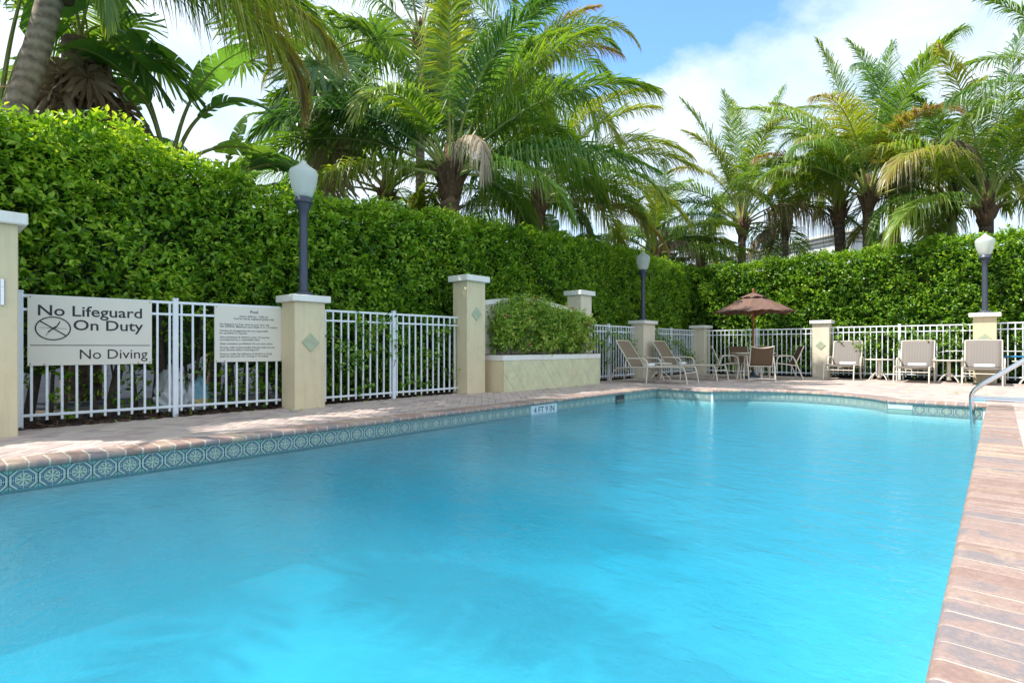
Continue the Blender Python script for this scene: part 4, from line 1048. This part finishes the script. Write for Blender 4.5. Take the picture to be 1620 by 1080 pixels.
# ------------------------------------------------------------------ palms
def frond_mesh(L, elev, droop, n=52, ll=.9, lw=.042, grav=.35, base=.45, tip=.15, dead=False, side=0.0, vee=22, tatter=.2):
    K = 26; t = np.linspace(0, 1, K); pit = np.radians(elev - droop * t ** 1.35); yw = side * t ** 1.5
    T = np.stack([np.cos(pit) * np.cos(yw), np.cos(pit) * np.sin(yw), np.sin(pit)], 1)
    Pp = np.concatenate([np.zeros((1, 3)), np.cumsum((T[1:] + T[:-1]) / 2 * (L / (K - 1)), 0)])
    rb = MB().tube([tuple(p) for p in Pp], list(np.interp(t, [0, .08, .2, 1], [.062, .038, .023, .005])), 6)
    rV = np.array(rb.v); rF4 = np.array([f for f in rb.f if len(f) == 4])
    n = int(n * 2.3); tt = np.concatenate([np.linspace(.20, 1, n)] * 2); sg = np.repeat([-1.0, 1.0], n); k = 2 * n
    tt = np.clip(tt + rng.normal(0, .004, k), .1, 1)
    B = np.stack([np.interp(tt, t, Pp[:, i]) for i in range(3)], 1); Tt = unit(np.stack([np.interp(tt, t, T[:, i]) for i in range(3)], 1))
    S = unit(np.cross(np.tile([0, 0, 1.0], (k, 1)), Tt)); N = np.cross(Tt, S)
    a = np.radians(np.interp(tt, [.15, .6, 1], [68, 48, 12])) + rng.normal(0, .07, k); v = np.radians(vee) + rng.normal(0, .14, k)
    d = unit(np.cos(a)[:, None] * Tt + np.sin(a)[:, None] * (np.cos(v)[:, None] * S * sg[:, None] + np.sin(v)[:, None] * N))
    ln = ll * np.interp(tt, [.18, .30, .5, .8, 1], [.60, .95, 1.0, .74, .38]) * rng.uniform(.9, 1.08, k)
    ln = np.where(rng.random(k) < tatter, ln * rng.uniform(.3, .8, k), ln)
    gv = grav * rng.uniform(.7, 1.35, k); W = unit(Tt - d * (Tt * d).sum(1, keepdims=True))
    W = unit(W + N * rng.normal(0, .25, (k, 1)))
    st_ = np.array([0, .3, .65, 1.0]); ww_ = np.array([.45, 1.0, .75, .06]) * lw / 2
    rows = []
    for u_, w in zip(st_, ww_):
        # leaflets bend down without stretching much
        dn = gv * u_ ** 1.7; c = B + d * (ln * u_ * (1 - .32 * dn))[:, None] + np.array([0, 0, -1.0]) * (ln * dn * u_)[:, None] * .9
        rows += [c + W * w, c - W * w]
    V = np.stack(rows, 1).reshape(-1, 3); o = (np.arange(k) * 8)[:, None]
    F = np.concatenate([o + np.array([[0, 1, 3, 2]]), o + np.array([[2, 3, 5, 4]]), o + np.array([[4, 5, 7, 6]])], 1).reshape(-1, 4)
    tn = np.clip(base + tip * tt + rng.normal(0, .07, k), 0, 1)
    Ft = np.repeat(tn, 3); Ft[2::3] = np.clip(Ft[2::3] + .08 + .1 * tip, 0, 1)
    V = np.concatenate([rV, V]); F = np.concatenate([rF4, F + len(rV)])
    mi = np.concatenate([np.zeros(len(rF4), int), np.ones(3 * k, int)]); ta = np.concatenate([np.full(len(rF4), .5), Ft])
    mats = [M['rachis_dead'], M['palm_dead']] if dead else [M['rachis'], M['palm']]
    return arrays_mesh('frond', V, F, mats, midx=mi, attr=ta)

CAM_R = np.array([ry * 0 + math.cos(yaw), math.sin(yaw)])
def az_world(az):
    """0 = along the back fence direction seen to the right, 90 = away from the pool deck, measured in plan"""
    return R_(az) + yaw

def trunk(pts, rs, material, parent, n=14):
    return MB().tube(smooth_path(pts, 5), list(np.interp(np.linspace(0, 1, 5 * (len(pts) - 1) + 1), np.linspace(0, 1, len(rs)), rs)), n).build('trunk', material, parent)

def palm(label, x, y, zc, fr=(), nrand=12, L=4.0, r=(.19, .15), tmat='trunk_brown', lean=(0, 0), n=48, seed=1, lw=.042, ll=.85, base=.42, emin=0, emax=82, group='coconut palms beyond the hedges', husk=1.0, dead_hang=0, avoid=(215, 325)):
    po = tag(empty('palm_tree', (x, y, 0)), label, 'palm tree', group)
    rd = random.Random(seed); lx, ly = lean
    trunk([(-lx, -ly, -.05), (-lx * .7, -ly * .7, zc * .35), (-lx * .25, -ly * .25, zc * .7), (0, 0, zc)], [r[0] * 1.25, r[0], r[1], r[1] * .95], M[tmat], po)
    hk_ = MB().lathe([(r[1] * .95, -.42 * husk), (r[1] * 1.15 * husk, -.18 * husk), (r[1] * 1.28 * husk, .05), (r[1] * 1.05, .32), (r[1] * .7, .62), (.02, .9)], 14)
    hk_.v = [(a * (1 + .16 * math.sin(a * 40 + c * 17)), b * (1 + .16 * math.sin(b * 37 + c * 23)), c) for a, b, c in hk_.v]
    for i in range(10):
        a = 2.4 * i + seed; c_, s_ = math.cos(a), math.sin(a); q = r[1]
        hk_.tube([(c_ * q * .9, s_ * q * .9, -.25 + .05 * (i % 5)), (c_ * q * 1.5, s_ * q * 1.5, .0 + .05 * (i % 5)), (c_ * q * 2.3, s_ * q * 2.3, .18 + .07 * (i % 5))], [.05, .05, .015], 6)
    hk_.build('leaf_base', M['husk'], po, (0, 0, zc))
    specs = list(fr)
    for i in range(nrand):
        f_ = (i + .5) / nrand
        specs.append((137.5 * i + seed * 40 + rd.uniform(-12, 12), emin + (emax - emin) * f_ ** .8 + rd.uniform(-8, 8), L * rd.uniform(.85, 1.08), 52 + 55 * (1 - f_) + rd.uniform(-12, 22), {}))
    for i in range(dead_hang):
        specs.append((rd.uniform(0, 360), -35 + rd.uniform(-15, 10), L * .6, 55, dict(dead=True, grav=1.1)))
    for az, el, Lf, dr, kw in specs:
        if avoid and not kw and avoid[0] < az % 360 < avoid[1] and el < 55: az += 150
        k = dict(n=n, tip=.5 if rd.random() < .08 else .15, ll=1.25 * ll * Lf / 4.0, lw=.80 * lw, base=base + rd.uniform(-.12, .12), side=rd.uniform(-.18, .18), grav=.40 + .30 * rd.random() + (.25 if el < 30 else 0)); k.update(kw)
        me = frond_mesh(Lf, el, dr, **k); a = az_world(az)
        zb = zc + .05 + .35 * max(0, min(1, el / 80))
        link('frond', me, po, (math.cos(a) * r[1] * .6, math.sin(a) * r[1] * .6, zb), (0, 0, a))
    return po
YE = dict(base=.80, tip=.2); BL = dict(base=.30, tip=.12); BR_ = dict(base=.95, tip=.1); DD = dict(dead=True, grav=1.3, vee=-5)

palm('big coconut palm with a hanging dry frond above the tall planter column', -8.43, 7.49, 4.20, [
    (80, 84, 4.3, 20, {}), (275, 80, 3.9, 34, dict(base=.72)), (110, 80, 4.2, 22, {}), (182, 62, 3.3, 118, dict(base=.45)), (181, 30, 4.5, 72, BL), (198, 44, 4.0, 92, BL),
    (2, 62, 4.3, 42, dict(base=.5)), (20, 70, 4.2, 40, {}), (352, 46, 4.4, 58, BL), (346, 18, 4.0, 46, BL), (300, 48, 2.0, 160, dict(dead=True, grav=1.0, vee=-5, n=20, base=.8)), (215, 5, 3.4, 50, {}), (325, 8, 3.0, 70, {}),
    (170, 72, 4.3, 45, {}), (150, 60, 4.2, 60, BL), (40, 50, 4.2, 70, {}), (240, 55, 3.0, 120, dict(base=.5))], 6, 4.0, (.24, .20), 'trunk_brown', n=66, seed=3, lw=.046, ll=.95)
palm('coconut palm with yellowing fronds right of the tall planter column', -8.86, 10.86, 4.40, [
    (15, 62, 4.3, 55, {}), (2, 42, 4.3, 72, dict(base=.55)), (345, 22, 3.9, 75, YE), (8, 52, 4.4, 82, dict(base=.5)), (350, 6, 3.4, 62, YE), (330, 30, 3.6, 90, dict(base=.6)), (200, 15, 3.6, 60, BL), (300, 0, 2.8, 60, {}), (260, 20, 2.6, 80, {})], 12, 4.0, (.20, .17), n=56, seed=5, base=.5)
palm('tall slim palm whose crown towers behind the big coconut palm', -11.9, 9.48, 9.0, [(200, 10, 4.3, 70, {}), (230, -5, 4.2, 60, {}), (180, 25, 4.3, 70, {}), (330, 0, 4, 60, {}), (270, -10, 3.8, 60, {})], 16, 4.4, (.15, .12), 'trunk_grey', n=48, seed=8, base=.28)
palm('tall slim palm with a golden frond behind the yellowing coconut palm', -11.83, 13.57, 9.6, [(0, 60, 3.4, 45, YE), (5, 40, 3.6, 60, YE), (10, 0, 4.2, 70, {}), (320, -20, 4.0, 50, {}), (210, -10, 4.2, 60, {}), (270, -10, 3.9, 60, {})], 14, 4.6, (.16, .13), 'trunk_grey', n=48, seed=9, base=.4)
palm('slanting thick grey palm trunk in the left corner with an arching frond', -8.88, 1.30, 5.6, [
    (2, 2, 3.15, 62, dict(base=.40, tip=.62, grav=.75, ll=1.0)), (12, 12, 3.6, 62, dict(base=.4, tip=.6, grav=.8)), (185, 0, 3.2, 60, {}), (330, -10, 1.6, 80, dict(base=.5)), (60, 40, 4.2, 70, {}), (120, 50, 4.0, 70, {})], 8, 4.0, (.150, .140), 'trunk_grey', (1.45, 1.30), n=64, seed=12, base=.35, emin=10)
palm('unseen coconut palm added beyond the left edge to shade the near water', -8.5, -2.0, 6.4, [(10, 20, 4.3, 50, {}), (340, 10, 4.2, 45, {})], 9, 4.3, (.18, .15), n=44, seed=41, base=.42, avoid=())  # out of view; added so its shadow breaks up the near water
palm('coconut palm with upright fronds behind the umbrella corner', -6.52, 19.0, 4.75, [
    (165, 76, 4.7, 22, dict(base=.5)), (100, 84, 4.9, 14, dict(base=.62)), (75, 80, 4.9, 18, {}), (15, 78, 5.0, 18, BL), (8, 62, 4.6, 62, {}), (180, 48, 4.2, 95, {}), (195, 20, 3.8, 70, BL), (350, 30, 3.8, 80, dict(base=.6)), (345, 40, 3.6, 120, DD), (170, 15, 3.4, 80, {})], 11, 4.0, (.145, .125), n=50, seed=15, base=.55, emin=15)
palm('dark trunked leaning palm in front of the white building', -3.85, 20.05, 5.1, [(185, 40, 3.4, 60, {}), (200, 50, 3.6, 70, {})], 9, 3.6, (.165, .16), 'trunk_dark', (-.25, .0), n=44, seed=17, base=.5, emin=50)
palm('tall full coconut palm centred above the middle taupe lounger', -2.97, 19.5, 5.15, [
    (170, 80, 4.8, 14, {}), (12, 72, 5.2, 20, BL), (35, 78, 5.2, 14, BL), (2, 54, 5.3, 22, dict(base=.6)), (346, 34, 5.6, 30, BL), (341, 20, 5.0, 44, dict(base=.5, tip=.3)), (190, 36, 3.8, 72, {}), (180, 60, 4.9, 62, {}), (280, 72, 3.6, 112, dict(base=.8, tip=.3)), (300, 60, 3.4, 130, DD), (120, 70, 4.8, 40, {}), (205, 45, 4.0, 80, BL)], 11, 4.3, (.155, .14), 'trunk_brown', n=54, seed=21, base=.55, emin=25)
palm('slender tall palm with a thick dark trunk behind the full coconut palm', -2.73, 23.07, 7.4, [], 14, 4.4, (.20, .19), 'trunk_dark', n=40, seed=23, base=.4)
palm('green stemmed smooth palm left of the right hand lamp', -1.03, 20.57, 4.9, [(20, 75, 4.0, 30, {})], 12, 3.6, (.13, .11), 'trunk_green', n=44, seed=25, base=.42, group='palms beyond the hedges')
palm('dark trunked palm directly behind the right hand lamp', -.26, 19.24, 4.35, [(15, 82, 5.0, 14, BL), (0, 60, 4.6, 35, {}), (200, 15, 3.8, 70, {}), (185, 50, 4.0, 70, {}), (320, 20, 3.0, 60, {})], 13, 4.2, (.165, .165), 'trunk_dark', n=48, seed=27, base=.5, emin=12)
palm('small palm with drooping dry fronds below the upright coconut palm', -5.71, 21.07, 5.0, [(190, 0, 1.8, 80, DD), (5, 62, 2.4, 55, {}), (80, 75, 2.4, 40, {}), (178, 58, 2.4, 60, {}), (130, 60, 2.4, 55, {}), (210, 78, 2.4, 40, {}), (40, 55, 2.3, 60, {}), (330, 72, 2.2, 50, {})], 0, 2.6, (.13, .11), 'trunk_grey', n=38, seed=29, base=.6, emin=40)
palm('short palm with a dry hanging frond above the corner lamp', -8.51, 16.55, 3.75, [(350, 40, 2.0, 150, DD), (185, 12, 3.2, 40, {}), (195, 28, 2.8, 60, {}), (5, 28, 3.0, 60, dict(base=.5)), (340, 12, 3.0, 30, {})], 8, 2.7, (.15, .13), n=44, seed=31, base=.45)
palm('palm at the far right edge showing only its frond tips', 1.55, 18.6, 6.4, [(190, 20, 3.6, 50, {})], 12, 3.8, (.18, .15), n=44, seed=33, base=.35)
palm('distant palm filling the gap between the two coconut groups', -9.6, 19.5, 4.6, [], 13, 3.6, (.16, .14), n=40, seed=35, base=.5)
palm('bushy palm behind the left hedge between fan palm and big coconut palm', -12.8, 9.0, 5.0, [(200, 20, 4.2, 60, BL)], 14, 4.2, (.17, .15), 'trunk_grey', n=46, seed=37, base=.3)

# fan palms
def fan_mesh(pet, R, elev, droop, seg=34, cup=.18, dead=False, grav=.3):
    K = 8; t = np.linspace(0, 1, K); pit = np.radians(elev - droop * t)
    T = np.stack([np.cos(pit), 0 * pit, np.sin(pit)], 1); Pp = np.concatenate([np.zeros((1, 3)), np.cumsum(T[1:] * pet / (K - 1), 0)])
    rb = MB().tube([tuple(p) for p in Pp], list(np.linspace(.028, .014, K)), 6); rV = np.array(rb.v); rF = np.array([f for f in rb.f if len(f) == 4])
    T1 = T[-1]; S = np.array([0, 1.0, 0]); N = np.cross(T1, S)
    ang = np.linspace(-2.5, 2.5, seg) + rng.normal(0, .02, seg); dA = 5.0 / seg
    rows = []
    for u_, wf in ((.04, .9), (.30, 1.0), (.58, .95), (.80, .5), (1.0, .04)):
        rr2 = R * u_ * (1 - .12 * np.abs(ang) / 2.5) * rng.uniform(.97, 1.03, seg)
        d = np.cos(ang)[:, None] * T1 + np.sin(ang)[:, None] * S
        c = Pp[-1] + d * rr2[:, None] + N * (cup * R * np.abs(np.sin(ang)) * u_)[:, None] * .6
        c = c + np.array([0, 0, -1.0]) * (grav * R * max(0, u_ - .35) ** 1.6 * rng.uniform(.8, 1.6, seg))[:, None]
        W = (-np.sin(ang)[:, None] * T1 + np.cos(ang)[:, None] * S) * (min(u_, .58) * R * dA * wf / 2)
        pl_ = N * (.012 * np.where(np.arange(seg) % 2, 1, -1))[:, None]
        rows += [c + W + pl_, c - W - pl_]
    V = np.stack(rows, 1).reshape(-1, 3); o = (np.arange(seg) * 10)[:, None]
    F = np.concatenate([o + np.array([[2 * i, 2 * i + 1, 2 * i + 3, 2 * i + 2]]) for i in range(4)], 1).reshape(-1, 4)
    tn = np.repeat(np.clip(rng.normal(.5, .15, seg), 0, 1), 4)
    return arrays_mesh('fan_leaf', np.concatenate([rV, V]), np.concatenate([rF, F + len(rV)]), [M['rachis_dead'] if dead else M['rachis'], M['palm_dead'] if dead else M['fan']], midx=np.concatenate([np.zeros(len(rF), int), np.ones(4 * seg, int)]), attr=np.concatenate([np.full(len(rF), .5), tn]))

def fan_palm(label, x, y, zc, nl=16, R=.95, pet=1.1, r=.15, seed=1, skirt=0, skirt_len=1.6, tmat='trunk_brown', el=(-35, 80), fr=()):
    po = tag(empty('fan_palm', (x, y, 0)), label, 'palm tree', 'fan palms behind the left hedge'); rd = random.Random(seed)
    trunk([(0, 0, -.05), (.03, .02, zc * .4), (.02, -.02, zc * .7), (0, 0, zc)], [r * 1.1, r, r * .95, r], M[tmat], po)
    sp_ = [(137.5 * i + seed * 31, el[0] + (el[1] - el[0]) * (i + .5) / nl + rd.uniform(-8, 8)) for i in range(nl)] + list(fr)
    for az, e in sp_:
        link('fan_leaf', fan_mesh(pet * rd.uniform(.85, 1.15), R * rd.uniform(.85, 1.1), e, 35 + rd.uniform(0, 30), grav=.5), po, (0, 0, zc), (rd.uniform(-.3, .3), 0, az_world(az)))
    for i in range(skirt):
        f_ = i / max(1, skirt - 1)
        link('dead_fan_leaf', fan_mesh(.6 * rd.uniform(.7, 1.3), .7 * rd.uniform(.7, 1.3), -35 - 35 * rd.random(), 30, 18, dead=True, grav=.9), po, (0, 0, zc - f_ * skirt_len), (rd.uniform(-.4, .4), 0, 2.4 * i))
    return po
M_pd = M['palm_dead']
fan_palm('fan palm rising behind the lamp column with drooping green fans', -11.64, 6.36, 7.3, 12, 1.2, 1.5, .17, 3, 12, 3.2, el=(-40, 75))
fan_palm('shaggy fan palm with a dark dead leaf skirt beside the slanting trunk', -10.5, 1.80, 5.45, 5, .8, 1.1, .24, 5, 70, 1.5, el=(55, 85), fr=((0, 15), (20, 30)))
fan_palm('short shaggy palm stump rising above the hedge corner', -7.8, 18.6, 3.95, 9, .7, .9, .16, 7, 12, .9, el=(10, 80))

# giant bird of paradise clumps: torn paddle leaves on long stalks
def paddle_mesh(pet, L, wd, elev, droop, tear=.35):
    K = 30; t = np.linspace(0, 1, K); tot = pet + L
    pit = np.radians(elev - droop * np.clip((t - .25) / .75, 0, 1) ** 1.3); T = np.stack([np.cos(pit), 0 * pit, np.sin(pit)], 1)
    Pp = np.concatenate([np.zeros((1, 3)), np.cumsum(T[1:] * tot / (K - 1), 0)])
    rb = MB().tube([tuple(p) for p in Pp], list(np.interp(t, [0, .5, 1], [.04, .022, .005])), 6); rV = np.array(rb.v); rF = np.array([f for f in rb.f if len(f) == 4])
    V = []; F = []; tn = []; t0 = pet / tot; m = 22
    for sg in (-1, 1):
        q = 0
        while q < m:
            k = min(m - q, random.choice([1, 1, 2, 3, 4])) if random.random() < .8 else min(m - q, 6)
            ta, tb = t0 + (1 - t0) * q / m, t0 + (1 - t0) * (q + k) / m
            dr = random.uniform(-.05, tear); rows = 3; cols = k + 1; b0 = len(V)
            for c in range(cols):
                tc_ = ta + (tb - ta) * c / k; gp = -.25 if c == 0 else (.25 if c == k else 0)
                p = np.array([np.interp(tc_, t, Pp[:, i]) for i in range(3)]); tv_ = np.array([np.interp(tc_, t, T[:, i]) for i in range(3)])
                s_ = (tc_ - t0) / (1 - t0); w = wd * (math.sin(math.pi * min(1, .08 + .9 * s_)) ** .6)
                nrm = np.array([-tv_[2], 0, tv_[0]])
                for rw in range(rows + 1):
                    u_ = rw / rows; d = tv_ * (.55 * u_) + np.array([0, sg, 0]) * u_ + nrm * (.32 * u_ - .25 * u_ * u_) + np.array([0, 0, -1]) * dr * u_ * u_
                    V.append(p + d * w + tv_ * (-gp * .035 * u_))
            for c in range(k):
                for rw in range(rows):
                    a_ = b0 + c * (rows + 1) + rw; F.append([a_, a_ + 1, a_ + rows + 2, a_ + rows + 1])
                    tn.append(.45 + .2 * (random.random() - .5))
            q += k
    V = np.array(V); F = np.array(F)
    return arrays_mesh('paddle_leaf', np.concatenate([rV, V]), np.concatenate([rF, F + len(rV)]), [M['rachis'], M['banana']], midx=np.concatenate([np.zeros(len(rF), int), np.ones(len(F), int)]), attr=np.concatenate([np.full(len(rF), .5), np.array(tn)]))
def paradise(label, x, y, zc, fans, seed):
    random.seed(seed); po = tag(empty('bird_of_paradise_tree', (x, y, 0)), label, 'paddle leaf tree', 'paddle leaved trees behind the left hedge')
    trunk([(0, 0, -.05), (.05, 0, zc * .5), (0, .04, zc * .8), (0, 0, zc)], [.13, .11, .11, .10], M['trunk_brown'], po)
    for az, el, pet, L_, wd, dr in fans:
        link('paddle_leaf', paddle_mesh(pet, L_, wd, el, dr), po, (0, 0, zc), (random.uniform(-.35, .35), 0, az_world(az)))
    for i in range(8):
        a = 2.4 * i; MB().tube([(0, 0, zc - .35), (.16 * math.cos(a), .16 * math.sin(a), zc - .1), (.20 * math.cos(a), .20 * math.sin(a), zc - .45)], [.03, .05, .01], 6).build('dead_sheath', M['dead'], po)
paradise('paddle leaf tree with a big drooping leaf beside the shaggy palm', -10.4, 2.95, 3.75, [(175, 70, 1.0, 1.7, .36, 80), (160, 78, 1.2, 1.6, .38, 120), (185, 82, 1.1, 1.3, .30, 20), (10, 62, 1.0, 1.5, .36, 110), (200, 50, .9, 1.4, .34, 70), (0, 75, 1.2, 1.5, .34, 60), (250, 72, 1.0, 1.5, .4, 110), (150, 45, .8, 1.3, .36, 60), (30, 40, .8, 1.3, .34, 90), (195, 60, 1.4, 1.6, .38, 100)], 4)
paradise('smaller paddle leaf tree with upright leaf left of the lamp', -10.7, 3.75, 3.45, [(90, 86, .8, .9, .12, 5), (10, 60, .7, 1.2, .3, 90), (180, 60, .7, 1.2, .3, 90), (350, 40, .9, 1.2, .3, 90), (220, 70, .7, 1.1, .3, 120), (20, 25, .9, 1.1, .3, 60), (0, 50, 1.0, 1.2, .28, 110)], 5)
paradise('paddle leaf tree behind the slanting trunk in the left corner', -10.6, .85, 3.8, [(185, 65, 1.0, 1.5, .38, 70), (200, 40, .9, 1.4, .38, 60), (170, 80, 1.0, 1.5, .34, 60), (0, 70, 1.4, 1.6, .4, 60), (350, 82, 1.9, 1.8, .4, 30), (230, 60, .8, 1.4, .38, 90), (190, 15, .7, 1.3, .34, 40), (15, 60, 1.7, 1.6, .42, 100)], 6)
paradise('low paddle leaf tree behind the hedge beneath the yellowing palm', -9.3, 12.2, 3.1, [(180, 60, .6, 1.0, .26, 80), (0, 60, .6, 1.1, .26, 90), (90, 80, .7, 1.0, .24, 30), (270, 60, .6, 1.0, .26, 100), (330, 40, .7, 1.0, .24, 80), (210, 75, .8, 1.0, .24, 70)], 7)
random.seed(31)

# pale wispy shrubs showing above the corner of the hedges
def wisp(label, x, y, z0, z1, w, n, seed):
    po = tag(empty('shrub', (x, y, 0)), label, 'shrub', 'wispy shrubs beyond the hedge corner'); r = np.random.default_rng(seed)
    P = np.stack([r.normal(0, w, n), r.normal(0, w, n), z0 + (z1 - z0) * r.random(n) ** 1.2], 1)
    V, F, T_ = leaves(P, r.normal(0, 1, P.shape) + np.array([0, 0, .6]), 5, .07, .035, r.random(n), .9); link('foliage', arrays_mesh('foliage', V, F, M['pale_leaf'], attr=T_), po)
    for i in range(7):
        a = .9 * i; MB().tube([(0, 0, 0), (.1 * math.cos(a), .1 * math.sin(a), z0 * .7), (w * 1.3 * math.cos(a), w * 1.3 * math.sin(a), z1 - .3)], [.03, .022, .006], 5).build('branch', M['bark'], po)
wisp('pale wispy shrub left of the upright coconut trunk', -7.3, 20.2, 3.0, 4.35, .30, 260, 1)
wisp('pale wispy shrub between the upright coconut and white building', -6.0, 20.4, 3.0, 4.55, .42, 420, 2)
wisp('pale low shrub in front of the white building', -5.0, 20.9, 3.0, 4.1, .5, 300, 3)

# trash bags behind the fence
def bag(label, x, y, s, print_=False):
    bm = bmesh.new(); bmesh.ops.create_icosphere(bm, subdivisions=4, radius=1)
    for v in bm.verts:
        p = v.co.copy(); k = 1 + .14 * math.sin(p.x * 5 + s * 31) * math.cos(p.z * 6) + .08 * math.sin(p.y * 11 + p.z * 9) + .05 * math.sin(p.x * 23 + p.y * 19)
        v.co = Vector((p.x * .19 * k, p.y * .16 * k, max(0, (p.z + .9) * .17 * k * (1.5 if p.z > .6 else 1)))) * s
    mbk = MB(); mbk.addbm(bm, 0, True)
    o = mbk.build('plastic_bag', [M['bag'], M['bag_print'], M['bag_yellow']], None, (x, y, -.02), (0, 0, random.uniform(0, 6)))
    if print_:
        for p in o.data.polygons:
            c = p.center
            if c.z > .12 * s and c.x > .02: p.material_index = 1 if c.z > .2 * s else 2
    return tag(o, label, 'bag', 'plastic bags left behind the fence')
bag('plain white plastic bag slumped behind the left fence', -7.52, 2.16, 1.05)
bag('white plastic bag with blue and yellow print behind the fence post', -7.50, 2.44, .80, True)

# ------------------------------------------------------------------ building beyond
bd = tag(empty('building', (-7.76, 44.07, 0), math.atan2(3.93, -7.61)), 'white two storey building with cornice behind the right palms', 'building')
BW, BD, BH = 30.0, 4.0, 8.2      # along local +x runs the long facade
dd_ = Vector((-6.43 + 7.76, 47.56 - 44.07)); 
MB().box(0, BW, -3.8, 0, -.1, BH).build('wall', M['building'], bd)
MB().box(-.12, BW, -3.92, .12, BH, BH + .25, bev=.03).box(-.30, BW, -4.10, .30, BH + .25, BH + .50, bev=.05).box(-.46, BW, -4.26, .46, BH + .50, BH + .72, bev=.05).build('cornice', M['cornice'], bd)
for x in (3.2, 5.4, 9.5, 11.7, 16, 18.2, 23):
    for z in (2.2, 5.55):
        f = MB().box(x, x + 1.5, -.02, .05, z, z + .12).box(x, x + 1.5, -.02, .05, z + 1.45, z + 1.57).box(x, x + .12, -.02, .05, z + .12, z + 1.45).box(x + 1.38, x + 1.5, -.02, .05, z + .12, z + 1.45).box(x + .69, x + .81, -.02, .045, z + .12, z + 1.45).build('window', M['teal_frame'], bd)
        MB().box(x + .12, x + 1.38, -.05, .012, z + .12, z + 1.45).build('pane', M['glass'], f)
